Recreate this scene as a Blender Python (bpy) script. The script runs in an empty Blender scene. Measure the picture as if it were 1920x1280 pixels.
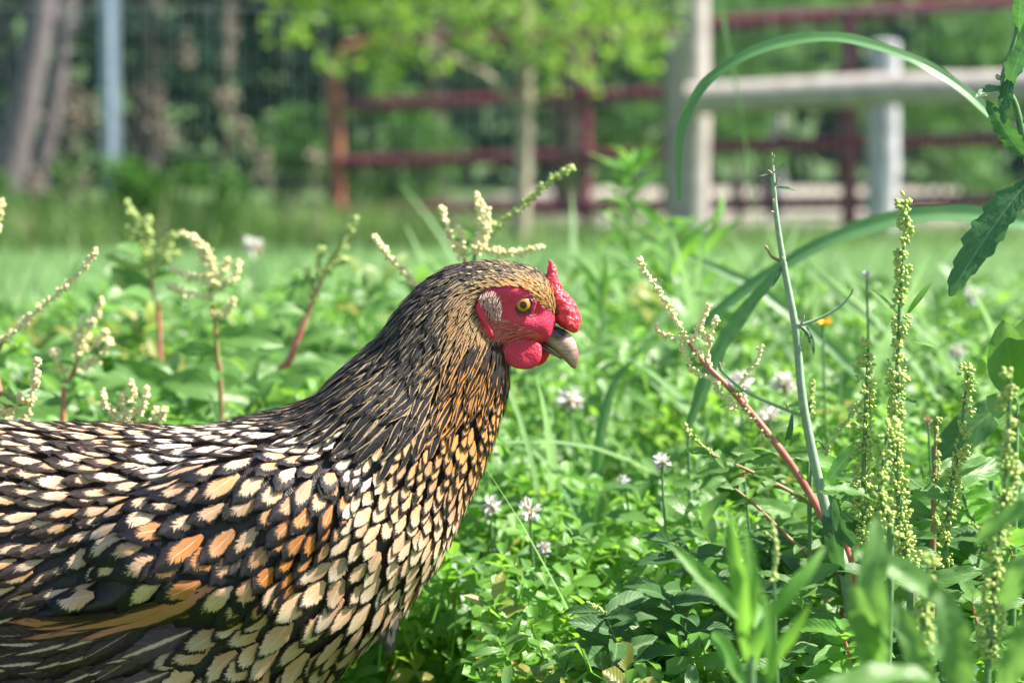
import bpy, math, random
import numpy as np
from mathutils import Vector, Matrix, noise as mnoise

random.seed(7); rng = np.random.default_rng(7)
scene = bpy.context.scene
COL = scene.collection
PI = math.pi

# ------------------------------------------------------------------ camera, world, sun, exposure
CAM_H = 0.43; FPX = 4533.0; HOR = 265.0; PITCH = math.atan((640 - HOR) / FPX)
cam_d = bpy.data.cameras.new('camera'); cam = bpy.data.objects.new('camera', cam_d); COL.objects.link(cam)
cam.location = (0, 0, CAM_H); cam.rotation_euler = (math.radians(90) - PITCH, 0, 0)
cam_d.sensor_width = 36; cam_d.lens = 85; cam_d.clip_start = 0.05; cam_d.clip_end = 600
cam_d.dof.use_dof = True; cam_d.dof.focus_distance = 1.345; cam_d.dof.aperture_fstop = 7.9
cam_d.dof.aperture_blades = 0
scene.camera = cam

SUN_DIR = Vector((0.64, 0.0, 0.74)).normalized()      # towards the sun
w = bpy.data.worlds.new('World'); scene.world = w; w.use_nodes = True
wn = w.node_tree; bg = wn.nodes['Background']
sky = wn.nodes.new('ShaderNodeTexSky'); sky.sky_type = 'NISHITA'; sky.sun_disc = False
sky.sun_elevation = math.asin(SUN_DIR.z); sky.sun_rotation = math.atan2(SUN_DIR.x, SUN_DIR.y)
wn.links.new(sky.outputs[0], bg.inputs[0]); bg.inputs[1].default_value = 0.075
sl = bpy.data.lights.new('sun', 'SUN'); sl.energy = 5.0; sl.angle = math.radians(0.55); sl.color = (1.0, 0.94, 0.84)
so = bpy.data.objects.new('sun', sl); COL.objects.link(so); so.rotation_euler = SUN_DIR.to_track_quat('Z', 'Y').to_euler()
so.location = (6, 2, 8)
scene.view_settings.view_transform = 'Standard'; scene.view_settings.look = 'None'
scene.view_settings.exposure = 1.42; scene.view_settings.gamma = 1; scene.view_settings.use_curve_mapping = False
scene.render.engine = 'CYCLES'
scene.cycles.transparent_max_bounces = 16
scene.cycles.max_bounces = 8

# ------------------------------------------------------------------ helpers
CA, SA = math.cos(PITCH), math.sin(PITCH)
def P(px, py, Y):
    """world point seen at photo pixel (px,py) standing at distance Y"""
    xc = (px - 960) / FPX; yc = (640 - py) / FPX
    d = np.array([xc, CA + yc * SA, -SA + yc * CA]); k = Y / d[1]
    return np.array([0, 0, CAM_H]) + d * k
def proj(p):
    p = np.asarray(p, float); q = p - np.array([0, 0, CAM_H])
    f = q[..., 1] * CA - q[..., 2] * SA; u = q[..., 1] * SA + q[..., 2] * CA
    return 960 + FPX * q[..., 0] / f, 640 - FPX * u / f
def nrm(v):
    v = np.asarray(v, float); return v / (np.linalg.norm(v, axis=-1, keepdims=True) + 1e-12)
def smooth(a, b, x):
    t = np.clip((x - a) / (b - a), 0, 1); return t * t * (3 - 2 * t)
def in_poly(px, py, poly):
    ins = np.zeros(np.shape(px), bool); n = len(poly)
    for i in range(n):
        x1, y1 = poly[i]; x2, y2 = poly[(i + 1) % n]
        c = ((y1 > py) != (y2 > py)) & (px < (x2 - x1) * (py - y1) / (y2 - y1 + 1e-9) + x1)
        ins ^= c
    return ins
def mesh_np(name, V, F, fuv=None, cols=None, smooth_sh=True):
    V = np.asarray(V, np.float32); F = np.asarray(F, np.int32)
    me = bpy.data.meshes.new(name); k = F.shape[1]
    me.vertices.add(len(V)); me.vertices.foreach_set('co', V.ravel())
    me.loops.add(F.size); me.loops.foreach_set('vertex_index', F.ravel())
    me.polygons.add(len(F)); me.polygons.foreach_set('loop_start', np.arange(0, F.size, k, dtype=np.int32))
    me.polygons.foreach_set('loop_total', np.full(len(F), k, np.int32))
    me.polygons.foreach_set('use_smooth', np.full(len(F), smooth_sh, bool))
    if fuv is not None:
        a = me.attributes.new('fuv', 'FLOAT_VECTOR', 'POINT'); a.data.foreach_set('vector', np.asarray(fuv, np.float32).ravel())
    for n, c in (cols or {}).items():
        a = me.attributes.new(n, 'FLOAT_COLOR', 'POINT'); a.data.foreach_set('color', np.asarray(c, np.float32).ravel())
    me.update(calc_edges=True)
    return me
def tag(o, label=None, cat=None, group=None, kind=None):
    if label: o['label'] = label
    if cat: o['category'] = cat
    if group: o['group'] = group
    if kind: o['kind'] = kind
    return o
def link(name, me, mat=None, parent=None, loc=(0, 0, 0)):
    o = bpy.data.objects.new(name, me); COL.objects.link(o); o.location = loc
    if mat is not None and len(me.materials) == 0: me.materials.append(mat)
    if parent is not None: o.parent = parent
    return o
def thing(name, label, cat, loc, group=None):
    o = bpy.data.objects.new(name, None); COL.objects.link(o); o.location = tuple(loc); o.empty_display_size = 0.05
    return tag(o, label, cat, group)
def part(name, V, F, mat, parent, fuv=None, cols=None, sm=True):
    """V in world coordinates; stored relative to its (unrotated) parent"""
    V = np.asarray(V, float); off = np.zeros(3); q = parent
    while q is not None: off += np.array(q.location); q = q.parent
    return link(name, mesh_np(name, V - off, F, fuv, cols, sm), mat, parent)
def grid_faces(nv, nu, wrap=False, off=0):
    i = np.arange(nv - 1)[:, None]; j = np.arange(nu if wrap else nu - 1)[None, :]
    j2 = (j + 1) % nu
    return np.stack([(i * nu + j), (i * nu + j2), ((i + 1) * nu + j2), ((i + 1) * nu + j)], -1).reshape(-1, 4) + off
def catmull(C, t):
    C = np.asarray(C, float); n = len(C); t = np.clip(t, 0, n - 1 - 1e-6); i = t.astype(int); f = (t - i)[:, None]
    g = lambda k: C[np.clip(k, 0, n - 1)]
    p0, p1, p2, p3 = g(i - 1), g(i), g(i + 1), g(i + 2)
    return 0.5 * (2 * p1 + (p2 - p0) * f + (2 * p0 - 5 * p1 + 4 * p2 - p3) * f ** 2 + (3 * p1 - p0 - 3 * p2 + p3) * f ** 3)
def tube(pts, rads, sides=7, seg=6, ridges=0):
    pts = np.asarray(pts, float)
    if len(pts) > 2 or seg > 1:
        t = np.linspace(0, len(pts) - 1, (len(pts) - 1) * seg + 1); C = catmull(pts, t)
        r = np.interp(t, np.linspace(0, len(pts) - 1, len(rads)), rads)
    else:
        C = pts; r = np.interp(np.arange(len(pts)), np.linspace(0, len(pts) - 1, len(rads)), rads)
    T = nrm(np.gradient(C, axis=0)); ref = np.array([0.13, -0.9, 0.31])
    A = nrm(np.cross(T, ref)); B = np.cross(T, A)
    th = np.linspace(0, 2 * PI, sides, endpoint=False)
    rr = r[:, None] * (1 + (0.14 * (np.arange(sides) % 2) if ridges else 0))
    V = C[:, None] + rr[..., None] * (np.cos(th)[None, :, None] * A[:, None] + np.sin(th)[None, :, None] * B[:, None])
    n = len(C); V = V.reshape(-1, 3); F = grid_faces(n, sides, True)
    V = np.vstack([V, C[0], C[-1]]); cap = []
    for j in range(sides):
        k = (j + 1) % sides
        cap.append([n * sides, k, j, j]); cap.append([n * sides + 1, (n - 1) * sides + j, (n - 1) * sides + k, (n - 1) * sides + k])
    # caps as degenerate-free tris are added as quads with midpoints avoided: build them as separate tri list merged later
    return V[:-2], F
def join(parts):
    Vs, Fs, o = [], [], 0
    for V, F in parts: Vs.append(V); Fs.append(F + o); o += len(V)
    return np.vstack(Vs), np.vstack(Fs)
def beads(C, R, squash=None, dirs=None):
    """low-poly pointed beads at centres C with radius R"""
    ph = (1 + 5 ** .5) / 2
    v = nrm(np.array([(-1, ph, 0), (1, ph, 0), (-1, -ph, 0), (1, -ph, 0), (0, -1, ph), (0, 1, ph), (0, -1, -ph), (0, 1, -ph), (ph, 0, -1), (ph, 0, 1), (-ph, 0, -1), (-ph, 0, 1)]))
    f = np.array([(0, 11, 5), (0, 5, 1), (0, 1, 7), (0, 7, 10), (0, 10, 11), (1, 5, 9), (5, 11, 4), (11, 10, 2), (10, 7, 6), (7, 1, 8), (3, 9, 4), (3, 4, 2), (3, 2, 6), (3, 6, 8), (3, 8, 9), (4, 9, 5), (2, 4, 11), (6, 2, 10), (8, 6, 7), (9, 8, 1)])
    C = np.asarray(C); N = len(C); R = np.broadcast_to(R, (N,))
    loc = v[None] * R[:, None, None] * rng.uniform(.8, 1.2, (N, 12, 1))
    if dirs is not None:
        dd = nrm(dirs); k = (loc * dd[:, None]).sum(-1, keepdims=True); loc = loc + dd[:, None] * k * 0.6
    V = (C[:, None] + loc).reshape(-1, 3)
    F = (f[None] + 12 * np.arange(N)[:, None, None]).reshape(-1, 3)
    return V, F

# ------------------------------------------------------------------ materials
def new_mat(name):
    m = bpy.data.materials.new(name); m.use_nodes = True
    return m, m.node_tree, m.node_tree.nodes['Principled BSDF']
class NT:
    def __init__(s, nt): s.t = nt
    def n(s, typ, **k):
        x = s.t.nodes.new(typ)
        for a, b in k.items(): setattr(x, a, b)
        return x
    def l(s, a, b): s.t.links.new(a, b)
    def val(s, sock, v):
        if hasattr(v, 'is_output') or isinstance(v, bpy.types.NodeSocket): s.l(v, sock)
        else: sock.default_value = v
    def math(s, op, a, b=0.0, c=None, clamp=False):
        x = s.n('ShaderNodeMath', operation=op, use_clamp=clamp); s.val(x.inputs[0], a); s.val(x.inputs[1], b)
        if c is not None: s.val(x.inputs[2], c)
        return x.outputs[0]
    def mix(s, f, a, b, blend='MIX'):
        x = s.n('ShaderNodeMix', data_type='RGBA', blend_type=blend); s.val(x.inputs[0], f); s.val(x.inputs[6], a); s.val(x.inputs[7], b)
        return x.outputs[2]
    def fmix(s, f, a, b):
        x = s.n('ShaderNodeMix', data_type='FLOAT'); s.val(x.inputs[0], f); s.val(x.inputs[2], a); s.val(x.inputs[3], b)
        return x.outputs[0]
    def sstep(s, v, a, b):
        x = s.n('ShaderNodeMapRange', interpolation_type='SMOOTHSTEP'); s.val(x.inputs[0], v); s.val(x.inputs[1], a); s.val(x.inputs[2], b)
        return x.outputs[0]
    def noise(s, vec, scale, detail=3.0, rough=.55):
        x = s.n('ShaderNodeTexNoise'); x.inputs['Scale'].default_value = scale; x.inputs['Detail'].default_value = detail; x.inputs['Roughness'].default_value = rough
        if vec is not None: s.l(vec, x.inputs['Vector'])
        return x.outputs[0]
    def comb(s, a, b, c):
        x = s.n('ShaderNodeCombineXYZ'); s.val(x.inputs[0], a); s.val(x.inputs[1], b); s.val(x.inputs[2], c); return x.outputs[0]
    def bump(s, h, strength, dist, bsdf):
        x = s.n('ShaderNodeBump'); x.inputs['Strength'].default_value = strength; x.inputs['Distance'].default_value = dist
        s.l(h, x.inputs['Height']); s.l(x.outputs[0], bsdf.inputs['Normal']); return x
def rgba(c): return (c[0], c[1], c[2], 1.0)

def leaf_mat(name, c1, c2, trans, rough=.42, vein=(.25, .38, .12), tw=0.45, veins=True, spec=.5, dry=None):
    m, nt, bs = new_mat(name); g = NT(nt)
    at = g.n('ShaderNodeAttribute', attribute_name='fuv'); sp = g.n('ShaderNodeSeparateXYZ'); g.l(at.outputs['Vector'], sp.inputs[0])
    u, v, r = sp.outputs[0], sp.outputs[1], sp.outputs[2]
    oi = g.n('ShaderNodeObjectInfo'); rr = g.math('FRACT', g.math('ADD', r, oi.outputs['Random']))
    tc = g.n('ShaderNodeTexCoord'); nz = g.noise(tc.outputs['Object'], 60, 3)
    base = g.mix(rr, rgba(c1), rgba(c2))
    base = g.mix(g.sstep(nz, .3, .7), base, g.mix(.5, base, (c2[0] * 1.3, c2[1] * 1.15, c2[2] * .9, 1)))
    if dry: base = g.mix(g.sstep(r, .955, .975), base, rgba(dry))
    au = g.math('ABSOLUTE', u)
    if veins:
        mid = g.sstep(au, .09, .03)
        ph = g.math('SUBTRACT', g.math('MULTIPLY', v, 8.0), g.math('MULTIPLY', au, 2.2))
        fr = g.math('ABSOLUTE', g.math('SUBTRACT', g.math('FRACT', ph), .5))
        side = g.math('MULTIPLY', g.sstep(fr, .09, .0), .55)
        vm = g.math('MAXIMUM', mid, side)
        base = g.mix(g.math('MULTIPLY', vm, .45), base, rgba(vein))
        h = g.math('ADD', g.math('MULTIPLY', fr, 1.0), g.math('MULTIPLY', nz, .8))
        g.bump(h, .35, .0008, bs)
    if not veins:
        rb = g.math('ABSOLUTE', g.math('SINE', g.math('MULTIPLY', u, 17.0))); base = g.mix(g.math('MULTIPLY', g.sstep(rb, .55, 1.0), .28), base, g.mix(.6, base, rgba([k * .45 for k in c1])))
        base = g.mix(g.math('MULTIPLY', g.sstep(au, .10, .02), .35), base, rgba([min(1, k * 2.2) for k in c2])); g.bump(rb, .3, .0005, bs)
    g.l(base, bs.inputs['Base Color']); bs.inputs['Roughness'].default_value = rough
    bs.inputs['Specular IOR Level'].default_value = spec
    tr = g.n('ShaderNodeBsdfTranslucent'); tcol = g.mix(.35, rgba(trans), base, 'MIX'); g.l(tcol, tr.inputs[0])
    mx = g.n('ShaderNodeMixShader'); mx.inputs[0].default_value = tw
    g.l(bs.outputs[0], mx.inputs[1]); g.l(tr.outputs[0], mx.inputs[2])
    g.l(mx.outputs[0], nt.nodes['Material Output'].inputs[0])
    return m
def plain_mat(name, c, c2=None, rough=.6, scale=40, bump=.3, dist=.001, spec=.4, metal=0, sss=None, detail=4):
    m, nt, bs = new_mat(name); g = NT(nt); tc = g.n('ShaderNodeTexCoord'); nz = g.noise(tc.outputs['Object'], scale, detail)
    g.l(g.mix(g.sstep(nz, .3, .7), rgba(c), rgba(c2 or [k * .75 for k in c])), bs.inputs['Base Color'])
    bs.inputs['Roughness'].default_value = rough; bs.inputs['Specular IOR Level'].default_value = spec; bs.inputs['Metallic'].default_value = metal
    if bump: g.bump(nz, bump, dist, bs)
    if sss:
        bs.inputs['Subsurface Weight'].default_value = sss; bs.inputs['Subsurface Radius'].default_value = (1, .3, .15); bs.inputs['Subsurface Scale'].default_value = .004
    return m

M = {}
M['clover'] = leaf_mat('clover_leaf', (.075, .21, .03), (.16, .37, .05), (.42, .80, .07), rough=.36, spec=.6, tw=.48, vein=(.2, .4, .12), dry=(.38, .34, .08))
M['weed'] = leaf_mat('weed_leaf', (.085, .20, .06), (.15, .31, .09), (.30, .60, .09), rough=.38, tw=.45, spec=.5, dry=(.40, .38, .10))
M['weed_dark'] = leaf_mat('dark_weed_leaf', (.045, .125, .045), (.075, .18, .06), (.15, .38, .07), rough=.45, spec=.35, tw=.35)
M['lance'] = leaf_mat('lance_leaf', (.10, .27, .05), (.16, .38, .07), (.34, .70, .07), rough=.42, tw=.5)
M['grass'] = leaf_mat('grass_blade', (.16, .31, .12), (.24, .42, .18), (.38, .64, .22), rough=.5, tw=.45, veins=False)
M['tallgrass'] = leaf_mat('tall_grass_blade', (.07, .17, .04), (.16, .26, .08), (.2, .42, .07), rough=.55, tw=.35, veins=False, dry=(.45, .36, .22))
M['blade'] = leaf_mat('broad_blade', (.12, .27, .12), (.13, .29, .13), (.26, .55, .12), rough=.32, tw=.35, veins=False)
M['thistle'] = leaf_mat('thistle_leaf', (.045, .13, .06), (.06, .16, .07), (.15, .42, .06), rough=.36, tw=.3, vein=(.35, .42, .28))
M['tree_leaf'] = leaf_mat('tree_leaf', (.17, .34, .06), (.26, .44, .08), (.46, .76, .10), rough=.5, tw=.5, veins=False)
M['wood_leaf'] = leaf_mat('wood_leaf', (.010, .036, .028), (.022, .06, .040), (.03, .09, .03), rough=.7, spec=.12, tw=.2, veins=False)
M['bush_leaf'] = leaf_mat('bush_leaf', (.04, .13, .035), (.09, .22, .05), (.16, .40, .06), rough=.6, spec=.2, tw=.4, veins=False)
M['green_stem'] = plain_mat('green_stem', (.14, .27, .10), (.10, .2, .09), .45, 300, .2, .0003)
M['grey_stem'] = plain_mat('grey_green_stem', (.24, .34, .22), (.34, .44, .32), .4, 250, .2, .0003)
M['red_stem'] = plain_mat('red_stem', (.52, .13, .12), (.50, .26, .18), .4, 120, .2, .0003, sss=.1)
M['brown_stem'] = plain_mat('brown_stem', (.30, .24, .10), (.34, .17, .10), .5, 120, .2, .0003)
M['spike'] = plain_mat('cream_spike', (.78, .74, .36), (.88, .80, .46), .6, 400, .3, .0004)
M['spike_g'] = plain_mat('green_spike', (.36, .50, .14), (.50, .55, .20), .6, 400, .3, .0004)
M['seed'] = plain_mat('seed_whorl', (.34, .50, .12), (.52, .56, .18), .55, 250, .3, .0004)
M['bud'] = plain_mat('bud', (.3, .38, .2), (.55, .35, .36), .5, 500, .2, .0003)
M['petal'] = plain_mat('white_petal', (.85, .85, .8), (.78, .74, .70), .6, 500, .2, .0003, sss=.2)
M['faded'] = plain_mat('faded_petal', (.55, .33, .18), (.66, .48, .32), .7, 500, .2, .0003)
M['yellow'] = plain_mat('yellow_petal', (.85, .55, .02), (.8, .42, .01), .6, 300, .2, .0003)
M['soil'] = plain_mat('soil', (.035, .045, .02), (.06, .055, .03), .95, 30, .8, .01)

# ground: soil and turf colours by noise
def ground_mat():
    m, nt, bs = new_mat('meadow_ground'); g = NT(nt); tc = g.n('ShaderNodeTexCoord'); o = tc.outputs['Object']
    a = g.noise(o, 9, 6, .7); b = g.noise(o, .6, 3); c = g.noise(o, 70, 3)
    col = g.mix(g.sstep(a, .35, .65), (.045, .11, .025, 1), (.085, .17, .04, 1))
    col = g.mix(g.math('MULTIPLY', g.sstep(b, .5, .7), .4), col, (.13, .14, .06, 1))
    col = g.mix(g.math('MULTIPLY', g.sstep(c, .55, .7), .4), col, (.05, .045, .025, 1))
    g.l(col, bs.inputs['Base Color']); bs.inputs['Roughness'].default_value = .95; g.bump(c, .8, .01, bs)
    return m
# ------------------------------------------------------------------ setting
xs = np.concatenate([np.linspace(-140, -16, 14), np.linspace(-14, 14, 57), np.linspace(16, 140, 14)])
ys = np.concatenate([np.linspace(-60, -2, 8), np.linspace(-1, 30, 63), np.linspace(34, 260, 24)])
X, Y_ = np.meshgrid(xs, ys)
Z = -0.01 + 0.012 * np.sin(X * 2.1) * np.sin(Y_ * 1.7) * smooth(2.5, 5, Y_)
Z = Z + smooth(30, 90, Y_) * 5.0 + smooth(80, 260, Y_) * 14
G = np.stack([X, Y_, Z], -1).reshape(-1, 3)
tag(link('ground', mesh_np('ground', G, grid_faces(len(ys), len(xs))), ground_mat()), 'grassy ground sheet under meadow and yard', None, None, 'structure')
# gravel track beyond the fence on the right
gx = np.linspace(-1.2, 12, 24); gy = np.linspace(11.2, 22, 16); X, Y_ = np.meshgrid(gx, gy)
X = X + (Y_ - 11.6) * .15
Z = 0.012 + .012 * np.sin(X * 2.1) * np.sin(Y_ * 1.7) + 0 * X
tr = link('track', mesh_np('track', np.stack([X, Y_, Z], -1).reshape(-1, 3), grid_faces(len(gy), len(gx))), plain_mat('gravel', (.42, .38, .33), (.3, .28, .23), .9, 14, .6, .01))
tag(tr, None, None, None, 'structure')

# ------------------------------------------------------------------ leaf templates
def leaf_tmpl(kind, nv=8, nu=5, fold=.18, bend=.5, wave=0.0, ratio=.45, seed=0, a0=0.0):
    """leaf of length 1 along +X from the origin, up +Z. returns V, uv, F"""
    rs = np.random.default_rng(seed); t = np.linspace(0, 1, nv)
    if kind == 'ovate': wd = (t + .01) ** .55 * (1 - t) ** .75 * 1.75
    elif kind == 'lance': wd = np.sin(PI * np.clip(t * .93 + .05, 0, 1)) ** .9
    elif kind == 'grass': wd = np.clip(t * 6 + .55, 0, 1) * (1 - t ** 2.6)
    elif kind == 'round': wd = (t + .005) ** .62 * (1 - t ** 5) ** .55 * 1.02
    elif kind == 'tooth':
        wd = (t + .02) ** .5 * (1 - t) ** .62 * 1.6; wd = wd * (1 + .30 * (((t * 7.5) % 1) - .4)) * (0.45 + .55 * smooth(.05, .35, t))
    elif kind == 'dock': wd = (t + .02) ** .4 * (1 - t) ** .5 * 1.35
    wd = np.maximum(wd, .012) * ratio / 2
    u = np.linspace(-1, 1, nu)
    ang = a0 - bend * t; dx = np.cos(ang); dz = np.sin(ang)
    cx = np.concatenate([[0], np.cumsum((dx[1:] + dx[:-1]) / 2 / (nv - 1))]); cz = np.concatenate([[0], np.cumsum((dz[1:] + dz[:-1]) / 2 / (nv - 1))])
    nx, nz = -dz, dx
    h = fold * np.abs(u)[None, :] * wd[:, None]
    if wave:
        h = h + wave * ratio * (u[None, :] ** 2) * (np.sin(t * 17 + seed)[:, None] * (u[None, :] > 0) + np.sin(t * 19 + 2 + seed)[:, None] * (u[None, :] <= 0)) * (wd[:, None] / (ratio / 2))
        h = h + wave * .25 * ratio * rs.normal(0, 1, (nv, nu)) * (np.abs(u)[None, :] > .2)
    V = np.stack([cx[:, None] + nx[:, None] * h, u[None, :] * wd[:, None] * math.cos(fold), cz[:, None] + nz[:, None] * h], -1)
    uv = np.stack([np.broadcast_to(u[None, :], (nv, nu)), np.broadcast_to(t[:, None], (nv, nu))], -1)
    return V.reshape(-1, 3), uv.reshape(-1, 2), grid_faces(nv, nu)
def merge_t(ts):
    V, U, F, o = [], [], [], 0
    for v, u, f in ts: V.append(v); U.append(u); F.append(f + o); o += len(v)
    return np.vstack(V), np.vstack(U), np.vstack(F)
def rotz(V, a):
    c, s = math.cos(a), math.sin(a); return V @ np.array([[c, s, 0], [-s, c, 0], [0, 0, 1]])
def clover_tmpl(seed, nv=6, nu=5, stem=True):
    rs = np.random.default_rng(seed); ts = []
    for k in range(3):
        v, u, f = leaf_tmpl('round', nv, nu, fold=.22 + .15 * rs.random(), bend=.3 + .5 * rs.random(), ratio=.92, seed=seed + k, a0=.15 + .3 * rs.random())
        ts.append((rotz(v, k * 2 * PI / 3 + rs.uniform(-.15, .15)), u, f))
    if stem:
        z = np.linspace(0, -3.2, 4); b = rs.uniform(-.5, .5, 2); w_ = .045
        sv = np.stack([np.stack([b[0] * (z / 3.2) ** 2 - w_, b[1] * (z / 3.2) ** 2, z], -1), np.stack([b[0] * (z / 3.2) ** 2 + w_, b[1] * (z / 3.2) ** 2 + .03, z], -1)], 1)
        ts.append((sv.reshape(-1, 3), np.full((8, 2), .5), grid_faces(4, 2)))
    return merge_t(ts)
def spray_tmpl(seed, kind='ovate', n=6, ratio=.5, stem=1.6, nv=7, nu=4):
    """short shoot with several leaves around it, about 2 units high"""
    rs = np.random.default_rng(seed); ts = []
    for k in range(n):
        h = stem * (.25 + .75 * k / (n - 1)); s = 1.05 - .5 * k / n
        v, u, f = leaf_tmpl(kind, nv, nu, fold=.3, bend=rs.uniform(.3, 1.1), wave=.05, ratio=ratio, seed=seed * 7 + k, a0=rs.uniform(.1, .8) + .4 * k / n)
        v = rotz(v * s, k * 2.4 + rs.uniform(-.4, .4)) + np.array([0, 0, h]); ts.append((v, u, f))
    z = np.linspace(0, stem, 3)
    sv = np.stack([np.stack([0 * z - .025, 0 * z, z], -1), np.stack([0 * z + .025, 0 * z + .02, z], -1)], 1)
    ts.append((sv.reshape(-1, 3), np.full((6, 2), .5), grid_faces(3, 2)))
    return merge_t(ts)
def frames(d, up):
    x = nrm(d); z = nrm(up - x * (up * x).sum(-1, keepdims=True)); y = np.cross(z, x)
    return np.stack([x, y, z], -2)           # rows: local axes in world
def upright(N, tilt=.35, yaw=None, bias=(0, 0)):
    """random frames, local z roughly up"""
    yaw = rng.uniform(0, 2 * PI, N) if yaw is None else yaw
    zt = nrm(np.stack([rng.normal(bias[0], tilt, N), rng.normal(bias[1], tilt, N), np.ones(N)], -1))
    x = np.stack([np.cos(yaw), np.sin(yaw), np.zeros(N)], -1)
    return frames(x, zt) if False else np.stack([nrm(x - zt * (x * zt).sum(-1, keepdims=True)), np.cross(zt, nrm(x - zt * (x * zt).sum(-1, keepdims=True))), zt], -2)
def scatter(tm, pos, R, sc):
    """tm = list of templates; returns V,F,fuv"""
    N = len(pos); pick = rng.integers(0, len(tm), N); Vs, Fs, Us, o = [], [], [], 0
    for k, (v, u, f) in enumerate(tm):
        ix = np.where(pick == k)[0]
        if len(ix) == 0: continue
        s = sc[ix]; s = s[:, None, None] if s.ndim == 1 else s[:, None, :]
        W = np.einsum('vi,nij->nvj', v, R[ix]) if s.shape[-1] == 1 else np.einsum('nvi,nij->nvj', v[None] * s, R[ix])
        if s.shape[-1] == 1: W = W * s
        W = W + pos[ix][:, None]; n = len(ix)
        r = rng.random(n)
        U = np.concatenate([np.broadcast_to(u[None], (n,) + u.shape), np.broadcast_to(r[:, None, None], (n, len(u), 1))], -1)
        Vs.append(W.reshape(-1, 3)); Us.append(U.reshape(-1, 3)); Fs.append((f[None] + (np.arange(n) * len(v))[:, None, None]).reshape(-1, f.shape[1]) + o); o += n * len(v)
    return np.vstack(Vs), np.vstack(Fs), np.vstack(Us)
def vnoise(x, y, s, seed=0):
    return (np.sin(x * s * 1.3 + seed) * np.cos(y * s * 1.1 - seed * 2) + np.sin(x * s * 2.7 + y * s * 1.9 + seed * 3) * .6 + np.sin(y * s * 3.3 - x * s * 1.2 + seed) * .4) / 2
def strip(n, y0, y1, margin=.35, power=1.0):
    """random ground points inside the seen wedge between two distances"""
    y = y0 + (y1 - y0) * rng.random(n) ** power
    hw = .215 * y + margin; keep = rng.random(n) < hw / (.215 * y1 + margin)
    y = y[keep]; x = rng.uniform(-1, 1, len(y)) * (.215 * y + margin)
    return x, y

# ------------------------------------------------------------------ ground cover (nobody could count it)
def canopy(x, y):
    h = np.interp(y, [.9, 1.15, 1.35, 1.6, 1.9, 2.4, 3.2, 4.0, 4.9], [.085, .095, .12, .16, .205, .235, .19, .10, .04])
    return h * (1 + .28 * vnoise(x, y, 9, 1) + .2 * vnoise(x, y, 27, 4))
def hen_zone(x, y):      # where the hen stands
    return (x < -0.02) & (y < 1.53)
ct = [clover_tmpl(s) for s in range(6)]
x1, y1 = strip(15000, 1.02, 1.9, .25); x2, y2 = strip(26000, 1.9, 4.3, .4)
x, y = np.concatenate([x1, x2]), np.concatenate([y1, y2]); c = canopy(x, y)
z = c * (1 - .6 * rng.random(len(x)) ** 1.6); z = np.where(hen_zone(x, y), np.minimum(z, .05), z)
V, F, U = scatter(ct, np.stack([x, y, z], -1), upright(len(x), .5, None, (.25, -.35)), rng.uniform(.0085, .0165, len(x)) * np.interp(y, [1.3, 1.8], [1.22, 1.0]))
tag(link('clover', mesh_np('clover', V, F, U), M['clover']), 'dense low white clover leaves carpeting the meadow', 'clover', None, 'stuff')
# broader leafed weeds mixed in
st = [spray_tmpl(s, 'ovate', 7, .6) for s in range(5)] + [spray_tmpl(9 + s, 'lance', 7, .25) for s in range(2)]
x1, y1 = strip(700, 1.25, 1.9, .25); x2, y2 = strip(2300, 1.9, 3.9, .4)
x, y = np.concatenate([x1, x2]), np.concatenate([y1, y2]); k = ~hen_zone(x, y); x, y = x[k], y[k]
s = rng.uniform(.014, .040, len(x)) * np.interp(y, [1.2, 1.9, 2.6], [.8, 1.4, 1.7]); z = canopy(x, y) * rng.uniform(.6, 1.12, len(x)) - s * 1.2
V, F, U = scatter(st, np.stack([x, y, np.maximum(z, 0)], -1), upright(len(x), .4, None, (.1, -.45)), s)
tag(link('leafy_weeds', mesh_np('leafy_weeds', V, F, U), M['weed']), 'soft green broad leaved weeds growing through the clover', 'weeds', None, 'stuff')
# loose grass among the weeds
gt = [leaf_tmpl('grass', 6, 3, .2, b, ratio=.035, seed=i, a0=1.35) for i, b in enumerate((.3, .8, 1.3, 1.9))]
x, y = strip(6500, 1.5, 5.0, .3); k = ~hen_zone(x, y); x, y = x[k], y[k]
V, F, U = scatter(gt, np.stack([x, y, 0 * x], -1), upright(len(x), .2), rng.uniform(.12, .30, len(x)))
tag(link('meadow_grass', mesh_np('meadow_grass', V, F, U), M['grass']), 'thin loose grass blades between the meadow weeds', 'grass', None, 'stuff')
gb_ = [leaf_tmpl('grass', 12, 3, .25, b, ratio=.045, seed=i, a0=1.45) for i, b in enumerate((.9, 1.6, 2.3, 2.9))]
y = rng.uniform(1.75, 3.6, 900); x = rng.uniform(-.05, 1, 900) * (.215 * y + .3); 
V, F, U = scatter(gb_, np.stack([x, y, 0 * x], -1), upright(len(x), .25), rng.uniform(.22, .42, len(x)))
tag(link('broad_grass', mesh_np('broad_grass', V, F, U), M['grass']), 'longer arching grass growing at the right of the meadow', 'grass', None, 'stuff')
# mown lawn
gt = [leaf_tmpl('grass', 4, 2, 0, b, ratio=.12, seed=i, a0=1.3) for i, b in enumerate((.3, .9, 1.5))]
x, y = strip(85000, 3.6, 9.9, .5)
V, F, U = scatter(gt, np.stack([x, y, 0 * x], -1), upright(len(x), .3), rng.uniform(.035, .075, len(x)))
tag(link('lawn', mesh_np('lawn', V, F, U), M['grass']), 'short bright green lawn between meadow and fence', 'lawn', None, 'stuff')
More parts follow.
